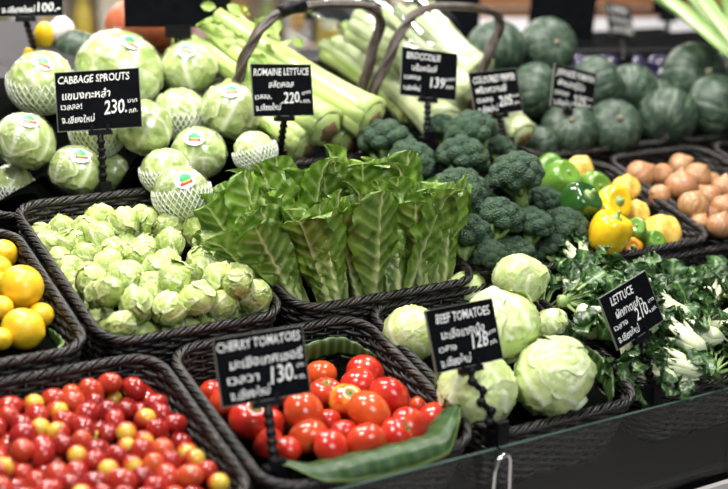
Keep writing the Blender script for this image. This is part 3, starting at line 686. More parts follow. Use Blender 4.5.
for i, ((u, v, h, r), (txt, stk, net)) in enumerate(zip(CABBAGE, cab_txt)):
    g = np.random.default_rng(100 + i); P = W3(u, v, h); tocam = CAM - P; tocam /= np.linalg.norm(tocam)
    t = thing('cabbage', txt, 'cabbage', P, None, 'cabbages in clear film')
    rot = Euler((g.uniform(-.7, .7), g.uniform(-.7, .7), g.uniform(0, 6)))
    link('head', CAB[i % 4], t, None, rot, r * .965)
    if i in (0, 2, 3, 4, 6, 8, 9, 11):
        link('clear_film', FILM[i % 2], t, None, rnd_rot(g), r * 1.03)
    if stk:
        side = g.uniform(-.35, .45); d = tocam + np.array([side, 0, .75 + g.uniform(-.2, .25)]) * (1 if i != 11 else .55)
        up = (g.uniform(-.6, .6), 0, 1)
        R = r * 1.06
        s = link('sticker', patch('sticker', R, d, .0185, 1.25, M['sticker'], up, 'ellipse'), t)
        link('leaf_emblem', patch('leaf_emblem', R, d + np.array([0, 0, .09]), .012, 1.1, M['sticker_green'], up, 'leaf', .0006), s)
        link('red_band', patch('red_band', R, d - np.array([-.03, 0, .16]), .0032, 4.0, M['sticker_red'], up, 'box', .0006), s)
        link('yellow_band', patch('yellow_band', R, d - np.array([-.03, 0, .09]), .0018, 4.0, M['sticker_yellow'], up, 'box', .0006), s)
    if net:
        mb = MB(); nn = 32; R = r * 1.045
        for k in range(nn):
            for sgn in (-1, 1):
                th = np.linspace(-1.45, .25, 16); ph = k / nn * 2 * PI + sgn * (th + 1.2) * .55
                tube(mb, np.c_[R * np.cos(th) * np.cos(ph), R * np.cos(th) * np.sin(ph), R * .96 * np.sin(th)], .0014, 4, False, False)
        mb.build('foam_net', M['net'], t, True, None, Euler((g.uniform(-.25, .25), g.uniform(-.25, .25), 0)))

# cabbage sprouts
SPR = [head_mesh('cabbage_sprout', M['sprout'], s, 5, 5, .10, .06, .95, .014, .05, .13, .9, True, 4, .15, .15) for s in (5, 9, 14, 27, 33, 41)]
for i, ((u, v, h, r), (row, pl_)) in enumerate(zip(SPROUTS, ranks(SPROUTS, 7))):
    g = np.random.default_rng(300 + i)
    sx = (g.uniform(.9, 1.12) * r * .98, g.uniform(.84, 1.0) * r * .98, g.uniform(.92, 1.16) * r * .98)
    o = link('cabbage_sprout', SPR[i % 6], None, W3(u, v, h), rnd_rot(g), sx)
    tag(o, 'pale cabbage sprout, %s in %s of the heap' % (pl_, row), 'cabbage sprout', 'cabbage sprouts')

# iceberg lettuces
ICE = [head_mesh('lettuce_head', M['iceberg'], s, 7, 5, .055, .03, .93, .030, .034, .05, .8, True, 4, .10) for s in (4, 12, 25)]
ice_txt = ['smooth pale iceberg lettuce highest at the back of its basket', 'small iceberg lettuce at the back left of the topmost one', 'large iceberg lettuce in the middle, just behind the price board',
           'iceberg lettuce at the left rim, left of the price board', 'iceberg lettuce under the price board at the front rim', 'big creased iceberg lettuce at the front right', 'small loose-leaved lettuce at the right rim, behind the big creased one']
for i, ((u, v, h, r), txt) in enumerate(zip(ICEBERG, ice_txt)):
    g = np.random.default_rng(400 + i)
    t = thing('iceberg_lettuce', txt, 'lettuce', W3(u, v, h), None, 'iceberg lettuces')
    rt_ = Euler((g.uniform(-.6, .9), g.uniform(-.6, .6), g.uniform(0, 6)))
    link('head', ICE[i % 3], t, None, rt_, (r * .97, r * .97, r * (1.0 if i != 0 else .98)))
    c = link('cut_stalk', CUT, t, None, rt_, r * .93)

# ------------------------------------------------------------------ tomatoes, lemons, onions, peppers, squashes
def tomato_mesh(mat_, seed):
    mb = MB(); g = np.random.default_rng(seed); ph = g.uniform(0, 6); n = 26; prof = []
    for i in range(n):
        t = -PI / 2 + (i + .3) / (n - .4) * PI; prof.append((math.cos(t) ** .92, .82 * math.sin(t) - .16 * math.exp(-(math.cos(t) / .30) ** 2) * (t > 0)))
    lathe(mb, prof, 40, lambda a, s: 1 + (.025 * np.cos(5 * a + ph) + .015 * np.cos(3 * a + 2 * ph)) * s)
    return mb.mesh('tomato_fruit', mat_)
def calyx_mesh():
    mb = MB()
    for k in range(6):
        a = k / 6 * 2 * PI + .2; L = .40; n = 6; V = []
        for i in range(n):
            s = i / (n - 1); w_ = .075 * math.sin(PI * min(1, s * .8 + .25)) * (1 - s) + .004
            x = .04 + L * s; z = .70 + .02 * math.sin(s * PI) + .06 * s * s
            for e in (-1, 0, 1): V.append((x * math.cos(a) - e * w_ * math.sin(a), x * math.sin(a) + e * w_ * math.cos(a), z - .015 * abs(e) + .008))
        mb.add(V, grid_faces(3, n))
    tube(mb, [(0, 0, .66), (.01, 0, .74), (.03, .01, .82)], [.06, .045, .05], 8); return mb.mesh('calyx', M['calyx'])
TOM = [tomato_mesh(M['tomato'], s) for s in (1, 2, 3)]; TOMG = tomato_mesh(M['tomato_gold'], 4); CAL = calyx_mesh()
tom_calyx = {16: (.0, -.45, .2), 4: (-.3, -.5, 0), 11: (.5, -.75, 0), 6: (-.2, -.2, 0), 25: (.1, .3, 0), 22: (.6, .3, 0)}
tom_txt = {4: 'part-ripe yellow and orange tomato among the red ones, mid heap', 16: 'large orange-red tomato with its green calyx up, left below the price board', 3: 'biggest round red tomato at the middle of the heap',
           10: 'red tomato furthest right in the tomato basket', 11: 'orange-red tomato with calyx facing out, at the front right leaf', 12: 'bright red tomato centred on the front leaf'}
for i, ((u, v, h, r), (row, pl_)) in enumerate(zip(TOMATOES, ranks(TOMATOES, 5))):
    g = np.random.default_rng(500 + i)
    gold = i in (4, 1)
    t = thing('tomato', tom_txt.get(i, '%s tomato, %s in %s of the tomato basket' % ('orange-red' if gold else 'round red', pl_, row)), 'tomato', W3(u, v, h), None, 'large tomatoes on banana leaf')
    e = tom_calyx.get(i) or (PI * .8 + g.uniform(-.5, .5), g.uniform(-.6, .6), g.uniform(0, 6))
    if i in tom_calyx: e = (tom_calyx[i][1] * -1 if False else -tom_calyx[i][1], tom_calyx[i][0], 0)
    rot = Euler(e) if i not in tom_calyx else Euler((abs(e[0]), e[1], .4))
    link('fruit', TOMG if i == 4 else TOM[i % 3], t, None, rot, r * 1.1); link('calyx', CAL, t, None, rot, r * 1.1)
def egg_mesh(name, mat_, long, seg=18, n=14):
    mb = MB(); lathe(mb, [(math.cos(t), long * math.sin(t)) for t in np.linspace(-PI / 2 + .1, PI / 2 - .1, n)], seg); return mb.mesh(name, mat_)
CH = egg_mesh('cherry_tomato', M['cherry'], 1.24); CHG = egg_mesh('cherry_tomato_gold', M['cherry_gold'], 1.1)
for i, ((u, v, h, r), (row, pl_)) in enumerate(zip(CHERRIES, ranks(CHERRIES, 9))):
    g = np.random.default_rng(700 + i); gold = g.random() < .24
    s = r * (.98 if gold else 1.06)
    o = link('cherry_tomato', CHG if gold else CH, None, W3(u, v, h - .010), Euler((g.uniform(.3, 1.9), g.uniform(-1.1, 1.1), g.uniform(-1, 1))) if gold else rnd_rot(g), s)
    tag(o, '%s cherry tomato, %s in %s of its basket' % ('half golden' if gold else 'oval red', pl_, row), 'cherry tomato', 'cherry tomatoes')

def lemon_mesh():
    mb = MB(); prof = []
    for i in range(26):
        t = -PI / 2 + (i + .2) / 25.4 * PI; z = math.sin(t) * 1.04; r = math.cos(t) ** .95
        z += .10 * math.exp(-(r / .22) ** 2) * (1 if t > 0 else -.4); prof.append((max(r, .01), z))
    lathe(mb, prof, 36); return mb.mesh('lemon_rind', M['lemon'])
LEM = lemon_mesh(); mb = MB(); lathe(mb, [(.02, -1.10), (.10, -1.085), (.13, -1.05), (.11, -1.02)], 12); SCAR = mb.mesh('stem_scar', M['brown'])
lem_txt = ['lemon highest at the back of the pile at the left edge', 'biggest lemon in the middle of the pile', 'lemon behind the biggest one, against the right basket wall', 'lemon at the left edge, left of the biggest one and cut by the frame',
           'large lemon at the front with its dark scar showing', 'small lemon at right, under the biggest one', 'lemon at the left edge beside the large front one', 'lemon at the left edge just above the biggest one', 'lemon at the left edge behind the biggest one']
lem_rot = [(1.2, .3, 0), (1.9, .9, .2), (1.2, 0, .5), (1.4, .5, 0), (1.8, .5, .9), (1.6, .3, .7), (1.2, 0, 0), (1, 0, 0), (1.3, .2, 0)]
for (u, v, h, r), txt, e in zip(LEMONS, lem_txt, lem_rot):
    t = thing('lemon', txt, 'lemon', W3(u, v, h), Euler(e), 'lemons in the left basket', r * 1.05); link('rind', LEM, t); link('stem_scar', SCAR, t)

def onion_mesh(seed):
    mb = MB(); prof = []
    for i in range(24):
        t = -PI / 2 + (i + .3) / 23.6 * PI; z = math.sin(t) * .88; r = math.cos(t)
        if t > .9: k = (t - .9) / .67; z += .30 * k ** 2.2; r = max(r, .085 * (1 + .4 * (1 - k)))
        prof.append((max(r, .03), z))
    ph = seed * 1.7; lathe(mb, prof, 36, lambda a, s: 1 + .018 * np.cos(3 * a + ph) + .008 * np.cos(9 * a)); return mb.mesh('onion_bulb', M['onion'])
ONI = [onion_mesh(s) for s in range(3)]
mb = MB(); g = np.random.default_rng(2)
for k in range(14):
    a = g.uniform(0, 6.28); q = g.uniform(.02, .12); tube(mb, [(q * .5 * math.cos(a), q * .5 * math.sin(a), -.84), (q * math.cos(a), q * math.sin(a), -.98)], .014, 4)
ROOT = mb.mesh('root_tuft', M['brown'])
for i, ((u, v, h, r), (row, pl_)) in enumerate(zip(ONIONS, ranks(ONIONS, 4))):
    g = np.random.default_rng(800 + i)
    instance('onion', [('bulb', ONI[i % 3]), ('root_tuft', ROOT)], 'brown onion, %s in %s of the onion basket' % (pl_, row), 'onion', W3(u, v, h), Euler((g.uniform(-.9, .9), g.uniform(-.9, .9), g.uniform(0, 6))), 'brown onions', r)
for k, (u, v, h, r) in enumerate([(1.155, .045, .01, .030), (1.215, .03, .01, .032)]):
    instance('onion', [('bulb', ONI[k]), ('root_tuft', ROOT)], ['pale onion against the left rim of the rightmost basket', 'pale onion cut by the right edge of the picture'][k], 'onion', W3(u, v, h), Euler((.3, .4 + k, 0)), 'pale onions at the right edge', r)

def pepper_mesh(name, mat_, seed, lobes=4, long=1.1):
    mb = MB(); g = np.random.default_rng(seed); ph = g.uniform(0, 6); prof = []
    for i in range(30):
        s = (i + .15) / 29.3; t = -PI / 2 + s * PI
        r = max(math.cos(t), 0.001) ** .62 * (.80 + .22 * s); z = long * math.sin(t) - .26 * math.exp(-(math.cos(t) / .40) ** 2) * (1 if t > 0 else -.35); prof.append((max(r, .01), z))
    lathe(mb, prof, 48, lambda a, s: 1 + .085 * (np.abs(np.cos(lobes * (a + ph) / 2)) - .6) * 1.6 * (.5 + .5 * math.sin(PI * min(1, s * 1.1)))); return mb.mesh(name, mat_)
PEP = {c: pepper_mesh('pepper_' + c, M['pepper_' + c], k + 3, 3 + k % 2, 1.0 if c != 'light' else 1.25) for k, c in enumerate(('yellow', 'green', 'light', 'orange'))}
mb = MB(); lathe(mb, [(.02, .72), (.30, .74), (.26, .79), (.10, .84), (.085, 1.02), (.10, 1.08), (.02, 1.09)], 14); PST = mb.mesh('pepper_stem', M['broccoli_stem'])
pep = [('yellow', 'large glossy yellow pepper at the front left of the pepper basket'), ('yellow', 'yellow pepper just behind the large front one'), ('squash', 'yellow squash piece behind the middle of the pepper basket'), ('green', 'dark green pepper left of the yellow ones'),
       ('light', 'light green pepper in clear film, right behind the dark green one'), ('light', 'light green pepper furthest back left, next to the broccoli'), ('light', 'green pepper in clear film below the cut squash'), ('squash', 'cut yellow squash with flat top at the back of the basket'),
       ('squash', 'yellow squash piece in the middle of the right side'), ('squash', 'pale yellow squash wedge at the front right corner'), ('light', 'small light green pepper right of the large yellow one'), ('light', 'light green pepper low at the front rim'),
       ('orange', 'small orange pepper under the large yellow one'), ('yellow', 'yellow pepper wedged between the large front one and the dark green one'), ('green', 'small dark green pepper beneath the filmed ones')]
def squash_mesh(seed):
    p, f = ico(4); z = p[:, 2]; s = 1 + .10 * np.cos(5 * np.arctan2(p[:, 1], p[:, 0])) * (1 - z * z)
    V = p * s[:, None]; V[:, 2] = np.where(V[:, 2] > .55, .55 + (V[:, 2] - .55) * .08, V[:, 2]); V[:, :2] *= (1 - .28 * np.clip(V[:, 2:3] + .2, 0, 1)); V[:, 2] *= 1.25
    V += .03 * np.stack([wob(p, 6, seed), wob(p, 6, seed + 1), wob(p, 6, seed + 2)], 1)
    mb = MB(); mb.add(V, f); return mb.mesh('squash_piece', M['squash'])
SQ = [squash_mesh(4), squash_mesh(9)]; mb = MB(); lathe(mb, [(.02, .69), (.55, .70), (.53, .715), (.02, .72)], 20); SQC = mb.mesh('cut_face', mat('pale_cut_squash', (.86, .66, .24), .4))
for i, ((u, v, h, r), (kind, txt)) in enumerate(zip(PEPPERS, pep)):
    g = np.random.default_rng(900 + i)
    if kind == 'squash':
        instance('squash_piece', [('flesh', SQ[i % 2]), ('cut_face', SQC)], txt, 'squash', W3(u, v, h), Euler((g.uniform(-.2, .2) + (.0 if i == 7 else -.5), g.uniform(-.3, .3) + (0 if i == 7 else .5), 0)), 'yellow squash pieces', r * .95)
    else:
        rot = Euler((g.uniform(.7, 1.3), g.uniform(-.5, .5), g.uniform(-1, 1))) if i else Euler((.3, .25, 0))
        instance('bell_pepper', [('fruit', PEP[kind]), ('stem', PST)], txt, 'pepper', W3(u, v, h), rot, 'peppers in the yellow and green basket', r * 1.05)

def gourd_mesh(seed, squash=.86, ribs=12):
    mb = MB(); prof = []; n = 30; seg = 120; A = []
    for i in range(n):
        t = -PI / 2 + (i + .3) / (n - .4) * PI; prof.append((math.cos(t) ** .9, squash * math.sin(t) - .10 * math.exp(-(math.cos(t) / .3) ** 2) * (1 if t > 0 else -.6)))
    lathe(mb, prof, seg, lambda a, s: 1 - .035 * np.exp(-(np.abs(((a * ribs / (2 * PI)) % 1) - .5) / .12) ** 2) * math.sin(PI * s) + .01 * np.cos(2 * a + seed))
    a = np.tile(np.arange(seg) / seg * 2 * PI, n); s = np.repeat(np.arange(n) / n, seg)
    at = np.exp(-(np.abs(((a * ribs / (2 * PI) + .02 * np.sin(s * 30)) % 1) - .5) / .10) ** 2) * (.5 + .5 * np.sin(s * 23 + a * 3)) * (.4 + .6 * np.sin(a * 1.7 + seed) ** 2); mb.a = [np.clip(at, 0, 1)]
    return mb.mesh('squash_rind', M['pumpkin'])
GOU = [gourd_mesh(1), gourd_mesh(2, .92), gourd_mesh(5, .80)]
mb = MB(); lathe(mb, [(.02, .66), (.17, .68), (.11, .74), (.08, .79), (.09, .83), (.02, .84)], 10, lambda a, s: 1 + .1 * np.cos(5 * a)); GST = mb.mesh('squash_stem', mat('dry_squash_stem', (.20, .19, .12), .8))
gou_txt = ['green squash at the back, in front of the tall black board', 'green squash behind the right leg of the basket hoop', 'dark green squash between the two blurred price boards', 'green squash behind the right blurred price board', 'round green squash right of the blurred price board, second row',
           'large green squash at top right under the leeks', 'large dark squash at the right edge above the onions', 'flattish pale-topped squash behind the onion basket', 'green squash behind the yellow squash, right of the blurred board\'s post', 'green squash on the left of the blurred board\'s post', 'small green squash beside the broccoli\'s back',
           'squash in shade in the gap under the leeks', 'green squash cut by the right edge beside the leeks']
for i, ((u, v, h, r), txt) in enumerate(zip(PUMPKINS, gou_txt)):
    g = np.random.default_rng(950 + i)
    instance('green_squash', [('rind', GOU[i % 3]), ('stem', GST)], txt, 'squash', W3(u, v, h), Euler((g.uniform(-1.5, -.5), g.uniform(-.9, .9), g.uniform(0, 6)), 'ZYX'), 'round green squashes', r * 1.06)
mb = MB(); P = W3(-.02, 1.12, .08)
rp = link('orange_pumpkin', gourd_mesh(7, .8, 9), None); rp.data.materials[0] = M['red_pumpkin']
t = thing('orange_pumpkin', 'big orange-red pumpkin at the back behind the cabbages', 'pumpkin', W3(-.115, .93, .13), Euler((-.1, .1, 0)), None, .092); rp.name = 'rind'; rp.parent = t; link('stem', GST, t)
t = instance('green_squash', [('rind', GOU[1]), ('stem', GST)], 'dark squash at upper left, between the cabbages and the orange pumpkin', 'squash', W3(-.267, .948, .06), Euler((.3, .2, 1)), 'round green squashes', .066)

# ------------------------------------------------------------------ broccoli
def broccoli_mesh(seed):
    g = np.random.default_rng(seed); p, f = ico(6); cs = []; 
    for k in range(26):
        z = 1 - (k + .5) / 26 * 1.25; a = k * 2.39996; q = math.sqrt(max(0, 1 - z * z))
        cs.append((np.array([q * math.cos(a), q * math.sin(a), z]) * .68 * g.uniform(.95, 1.04), g.uniform(.30, .36)))
    cs.append((np.zeros(3), .62)); R = np.full(len(p), .42)
    for c, r in cs:
        b = p @ c; disc = b * b - (c @ c - r * r); R = np.maximum(R, np.where(disc > 0, b + np.sqrt(np.clip(disc, 0, None)), 0))
    R += .016 * wob(p, 26, seed, 10) + .016 * wob(p, 48, seed + 5, 12)
    low = np.clip((-.30 - p[:, 2]) / .5, 0, 1); R *= 1 - .35 * low
    V = p * R[:, None]; V[:, 2] *= .86
    mb = MB(); mb.add(V, f, np.clip(low * 1.5, 0, 1)); crown = mb.mesh('broccoli_crown', M['broccoli'])
    mb = MB(); tube(mb, [(0, 0, -.3), (.02, 0, -.6), (.03, .01, -.9), (.03, .02, -1.15)], [.34, .30, .27, .26], 12)
    for k in range(5):
        a = k * 1.3 + seed; tube(mb, [(.1 * math.cos(a), .1 * math.sin(a), -.75), (.4 * math.cos(a), .4 * math.sin(a), -.45), (.62 * math.cos(a), .62 * math.sin(a), -.18)], [.12, .10, .08], 8)
    return crown, mb.mesh('broccoli_stem', M['broccoli_stem'])
BRO = [broccoli_mesh(s) for s in (1, 2, 3, 4)]
def blade(L, W, prof, rib, curl, crinkle, seed, ny=18, nx=11, cup=.25, veins=9, tipcurl=0., ruffle=0., pale=0., quilt=0.):
    """one leaf: foot at the origin, length along +Y, upper face +Z; prof gives the width along it. Returns V, faces, vein"""
    s = np.linspace(0, 1, ny); t = np.linspace(-1, 1, nx); S, T_ = np.meshgrid(s, t, indexing='ij')
    wd = np.interp(S, *zip(*prof)) * W; g = np.random.default_rng(seed)
    X = T_ * wd; ang = curl * S ** 1.7 + tipcurl * np.clip(S - .75, 0, 1) ** 2 * 16; dy = L / (ny - 1)
    Y = np.cumsum(np.cos(ang), 0) * dy - dy; Z = -np.cumsum(np.sin(ang), 0) * dy
    q = np.stack([X / W * 2, S * L / W * 1.4, 0 * S], -1).reshape(-1, 3)
    wv = wob(q, 5.5, seed).reshape(S.shape); ww = wob(q, 12, seed + 3).reshape(S.shape); ed = np.abs(T_) ** 1.5
    w3 = wob(q, 26, seed + 9, 9).reshape(S.shape); Z = Z + crinkle * .5 * np.abs(w3) * np.clip(S * 4, 0, 1)
    Z = Z + cup * wd * T_ ** 2 + crinkle * (wv * (.35 + 1.1 * ed) + ww * .45 * (.4 + ed)) * np.clip(S * 3, 0, 1)
    r1, r2 = g.uniform(0, 6, 2); Z = Z + ruffle * np.abs(T_) ** 2.5 * np.sin(S * 21 + r1 + T_ * 2 + 2 * np.sin(S * 8 + r2)) * np.clip(S * 2.5 - .4, 0, 1) * (1 + .5 * np.sin(S * 37 + r2))
    X = X * (1 + .10 * g.uniform(-1, 1)) + crinkle * .6 * ww
    ribw = np.clip(rib * (1.05 - S), .01, None); A = np.exp(-(np.abs(T_) * wd / W / ribw) ** 2)
    sv = np.cos((S * veins - np.abs(T_) * 1.3) * 2 * PI); A = np.maximum(A, ((sv + 1) / 2) ** 4 * .42 * (1 - .7 * ed) * np.clip(S * 4 - .4, 0, 1)); Z = Z - quilt * ((sv + 1) / 2) ** 2 * np.clip(S * 4 - .4, 0, 1) * (1 - .5 * ed) - quilt * 1.6 * np.exp(-(np.abs(T_) * wd / W / ribw) ** 2)
    A = A + pale * np.clip(1 - S * 2.4, 0, 1) * (1 - .4 * np.abs(T_))
    return np.stack([X, Y, Z], -1).reshape(-1, 3), grid_faces(nx, ny), np.clip(A, 0, 1).ravel()
bro_txt = ['broccoli crown at the far left, above the right romaine leaves', 'broccoli crown just right of the farthest left one', 'broccoli crown at top behind, left of the blurred price board post', 'broccoli crown in front of the topmost back one', 'large round broccoli crown right of the romaine',
           'lowest left broccoli crown at the romaine basket', 'broccoli crown in the middle of the front slope', 'tall broccoli crown at the top centre with a pale stalk on its left', 'broccoli crown right of the middle one, low on the slope', 'broccoli crown at the right end, below the dark green pepper',
           'small broccoli crown in the gap under the top rows', 'shaded broccoli crown left of the dark green pepper', 'small broccoli crown low in front, over the lettuce', 'small broccoli crown low at the front right', 'small shaded broccoli crown at the front rim', 'little broccoli crown at the foot of the broccoli price board', 'small broccoli crown in the back behind the tall one']
for i, ((u, v, h, r), txt) in enumerate(zip(BROCCOLI, bro_txt)):
    g = np.random.default_rng(1000 + i); c, s = BRO[i % 4]
    instance('broccoli', [('crown', c), ('stem', s)], txt, 'broccoli', W3(u, v, h), Euler((g.uniform(.1, .7), g.uniform(-.45, .3), g.uniform(0, 6))), 'broccoli crowns', (r * 1.2, r * 1.2, r * 1.22))

# ------------------------------------------------------------------ romaine
ROM_P = [(0, .26), (.1, .30), (.25, .48), (.42, .76), (.6, .97), (.72, 1.0), (.84, .92), (.93, .72), (.98, .45), (1, .18)]
def romaine_meshes(seed):
    g = np.random.default_rng(seed); out = MB(); inn = MB()
    for k in range(12):
        outer = k < 7; az = PI + (k if outer else k + .5) * 2.39996 * (1 if k else 0) + g.uniform(-.3, .3)
        L = g.uniform(.215, .27) if outer else g.uniform(.19, .235); Wd = g.uniform(.045, .056) if outer else .036
        V, f, a = blade(L, Wd, ROM_P, .15, g.uniform(-.15, .35) if outer else .1, .0058 if outer else .005, seed * 50 + k, 64, 25, .30, 9, g.uniform(.2, 2.2) if outer else .5, .0062, .34, .0026)
        lean = g.uniform(.02, .34) if outer else g.uniform(.02, .12); r0 = .022 if outer else .010
        # stand it up: y -> up, upper face towards the axis
        Q = np.stack([V[:, 0], -V[:, 2], V[:, 1]], 1); Q[:, 1] += 0
        c, s = math.cos(lean), math.sin(lean); Q = np.stack([Q[:, 0], Q[:, 1] * c + Q[:, 2] * s, Q[:, 2] * c - Q[:, 1] * s], 1); Q[:, 1] += r0
        Q[:, 1] = Q[:, 1]; ca, sa = math.cos(az), math.sin(az)
        Q = np.stack([Q[:, 0] * ca - Q[:, 1] * sa, Q[:, 0] * sa + Q[:, 1] * ca, Q[:, 2]], 1)
        (out if outer else inn).add(Q, f, a)
    mb = MB(); lathe(mb, [(.004, -.012), (.020, -.010), (.024, .0), (.022, .02), (.012, .03)], 14)
    return [('outer_leaves', out.mesh('romaine_leaves', M['romaine'])), ('inner_leaves', inn.mesh('romaine_heart', M['romaine_heart'])), ('root_end', mb.mesh('romaine_root_end', M['pak_stem']))]
ROM = [romaine_meshes(s) for s in (3, 6, 11, 15)]
def along(u, v, h, a, side, spin):
    """rotation whose Z leans back up the stall by angle a from its surface, and sideways"""
    z = math.cos(a) * E2 + math.sin(a) * E3 + side * E1; z /= np.linalg.norm(z); x = np.cross(E2, z) if abs(z @ E2) < .98 else E1; x = E1 - z * (E1 @ z); x /= np.linalg.norm(x); y = np.cross(z, x)
    return Matrix(np.stack([x, y, z], 1).tolist()) @ Euler((0, 0, spin)).to_matrix()
rom = [(-.215, -.140, -.045, .95, -.42, 'romaine lettuce at the front left, leaning far left with a broad pale rib'), (-.150, -.165, -.045, 1.05, -.16, 'romaine lettuce second from left in the front, folded leaves'),
       (-.085, -.165, -.045, 1.1, -.02, 'romaine lettuce in the front middle with narrow pale heart'), (-.020, -.165, -.045, 1.05, .10, 'romaine lettuce right of the front middle one, dark leaves'), (.045, -.160, -.045, 1.1, .03, 'romaine lettuce second from right in the front'), (.092, -.150, -.04, 1.15, .04, 'romaine lettuce at the front right with upright bright veined leaf'),
       (-.235, -.02, -.045, .95, -.30, 'romaine lettuce in the back left corner touching the cabbages'), (-.16, -.03, -.03, 1.0, -.1, 'romaine lettuce behind, left of the lettuce price board post'), (-.08, -.03, -.03, 1.0, .0, 'romaine lettuce behind in the middle'), (.0, -.03, -.03, 1.0, .08, 'romaine lettuce behind, right of the middle one'), (.06, -.03, -.03, 1.05, .02, 'romaine lettuce behind at right, below the broccoli')]
for i, (u, v, h, a, sd, txt) in enumerate(rom):
    instance('romaine_lettuce', ROM[i % 4], txt, 'lettuce', W3(u, v, h), along(u, v, h, a, sd, [.3, -.2, .35, -.3, .1, -.15, .5, -.4, .2, 0, .3][i]), 'romaine lettuces', 1.0 if i < 6 else .95)

# ------------------------------------------------------------------ dark leafy bunches
M['pak_stem_green'] = leafy('green_leaf_stalk', (.16, .26, .07), (.34, .46, .17), (.3, .45, .15), .4, 0, 20, .1, .1)
PAK_P = [(0, .10), (.18, .12), (.3, .45), (.5, .95), (.7, 1.0), (.88, .75), (1, .2)]
def pak_meshes(seed):
    g = np.random.default_rng(seed); lv = MB(); st = MB(); fat = seed in (5, 13)
    for k in range(13):
        az = g.uniform(-1.7, 1.7); el = g.uniform(-.25, .8); Ls = g.uniform(.035, .06); L = g.uniform(.045, .066)
        V, f, a = blade(L, g.uniform(.018, .027), PAK_P, .10, g.uniform(.0, 2.0), .006, seed * 70 + k, 16, 11, .3, 6, g.uniform(0, 1.2), .006)
        V[:, 1] += Ls; roll = g.uniform(-1, 1); cr, sr = math.cos(roll), math.sin(roll)
        S_ = []; 
        def tf(V):
            V = np.stack([V[:, 0] * cr + V[:, 2] * sr, V[:, 1], -V[:, 0] * sr + V[:, 2] * cr], 1)
            c, s = math.cos(el), math.sin(el); V = np.stack([V[:, 0], V[:, 1] * c - V[:, 2] * s, V[:, 1] * s + V[:, 2] * c], 1)
            c, s = math.cos(az * .55), math.sin(az * .55); return np.stack([V[:, 0] * c - V[:, 1] * s, V[:, 0] * s + V[:, 1] * c, V[:, 2]], 1)
        lv.add(tf(V), f, a)
        m2 = MB(); tube(m2, [(0, 0, 0), (0, Ls * .4, .002), (0, Ls * .8, .001), (0, Ls * 1.25, .0)], np.array([.0105, .009, .0065, .003]) * (1.25 if fat else .5), 8, False, True, .55)
        st.add(tf(np.concatenate(m2.v)), m2.f)
    m2 = MB(); lathe(m2, [(.002, -.012), (.012, -.010), (.014, .0), (.010, .012)], 10); V = np.concatenate(m2.v); st.add(np.stack([V[:, 0], V[:, 2], V[:, 1]], 1), m2.f)
    return [('leaves', lv.mesh('leafy_bunch_leaves', M['pak'])), ('stalks', st.mesh('leafy_bunch_stalks', M['pak_stem'] if fat else M['pak_stem_green']))]
PAK = [pak_meshes(s) for s in (2, 5, 9, 13, 17)]
g = np.random.default_rng(77); pk = []
for j in range(5):
    for i in range(8):
        if j == 4 and i > 3: continue
        u = .245 + i * .080 + (j % 2) * .035 + g.uniform(-.012, .012); v = -.60 + j * .080 + g.uniform(-.012, .012)
        if j == 4: v -= .01
        heap = .030 * math.sin(min(1, max(0, (v + .66) / .42)) * PI) - .012
        if u > .52 and j == 3: v -= .03; heap -= .02
        pk.append((u, v, heap + g.uniform(-.006, .012), g.uniform(0, 6.28) if j > 1 or g.random() < .4 else g.uniform(-.9, .9)))
for i, ((u, v, h, yaw), (row, pl_)) in enumerate(zip(pk, ranks(pk, 5))):
    g = np.random.default_rng(1200 + i)
    R_ = Euler((TILT, 0, 0)).to_matrix() @ Euler((g.uniform(-.25, .5), g.uniform(-.3, .3), yaw), 'XYZ').to_matrix()
    c = R_ @ Vector((0, .07, 0)); P = W3(u, v, h) - np.array(c[:]) * .6
    instance('leafy_bunch', PAK[i % 5], 'dark leafy bunch, %s in %s of its basket' % (pl_, row), 'leafy greens', P, R_, 'dark leafy bunches in the right basket', 1.0)

def choi_mesh(seed):
    g = np.random.default_rng(seed); lv = MB(); st = MB()
    for k in range(8):
        az = k * 2.4; Ls = g.uniform(.055, .07); r0 = .011; V, f, a = blade(g.uniform(.05, .065), g.uniform(.02, .027), PAK_P, .14, g.uniform(.2, 1.5), .006, seed * 30 + k, 14, 11, .3, 6, .6, .005)
        c, s = math.cos(az), math.sin(az)
        def ring(x, y, out): return np.stack([x * -s + out * c, y, x * c + out * s], -1)
        lv.add(ring(V[:, 0], V[:, 1] + Ls * .92, V[:, 2] + r0 + .016), f, a)
        m2 = MB(); tube(m2, [(0, 0, .004), (0, Ls * .25, r0), (0, Ls * .6, r0 + .004), (0, Ls * 1.2, r0 + .016)], [.006, .0125, .0105, .004], 10, False, True, .6); Q = np.concatenate(m2.v); st.add(ring(Q[:, 0], Q[:, 1], Q[:, 2]), m2.f)
    return [('leaves', lv.mesh('choi_leaves', M['pak'])), ('white_stalks', st.mesh('choi_stalks', M['pak_stem']))]
CHOI = [choi_mesh(3), choi_mesh(8)]
choi_txt = ['pale-stalked pak choi nearest the iceberg lettuces, left of the tilted price board', 'pak choi with white stalk facing out at the right edge, upper one', 'pak choi with white stalks at the front right, above the rim', 'pak choi with white stalk just below the upper right edge one',
            'pak choi with short white butt low behind the front rim', 'pak choi with pale stalk at the back, in front of the broccoli', 'pak choi with pale stalk above the tilted price board', 'pak choi with pale stalk right of the tilted price board']
for i, ((u, v, h, r), txt) in enumerate(zip(CHOI_AT, choi_txt)):
    g = np.random.default_rng(1500 + i); yaw = [-.9, .5, .7, .2, .4, -.3, -.2, .6][i]
    R_ = Euler((TILT, 0, 0)).to_matrix() @ Euler((g.uniform(-.35, .1), 0, yaw)).to_matrix() @ Euler((0, g.uniform(0, 6), 0)).to_matrix()
    instance('pak_choi', CHOI[i % 2], txt, 'pak choi', W3(u, v, h), R_, 'pak choi with white stalks', 1.0 if i else 1.15)

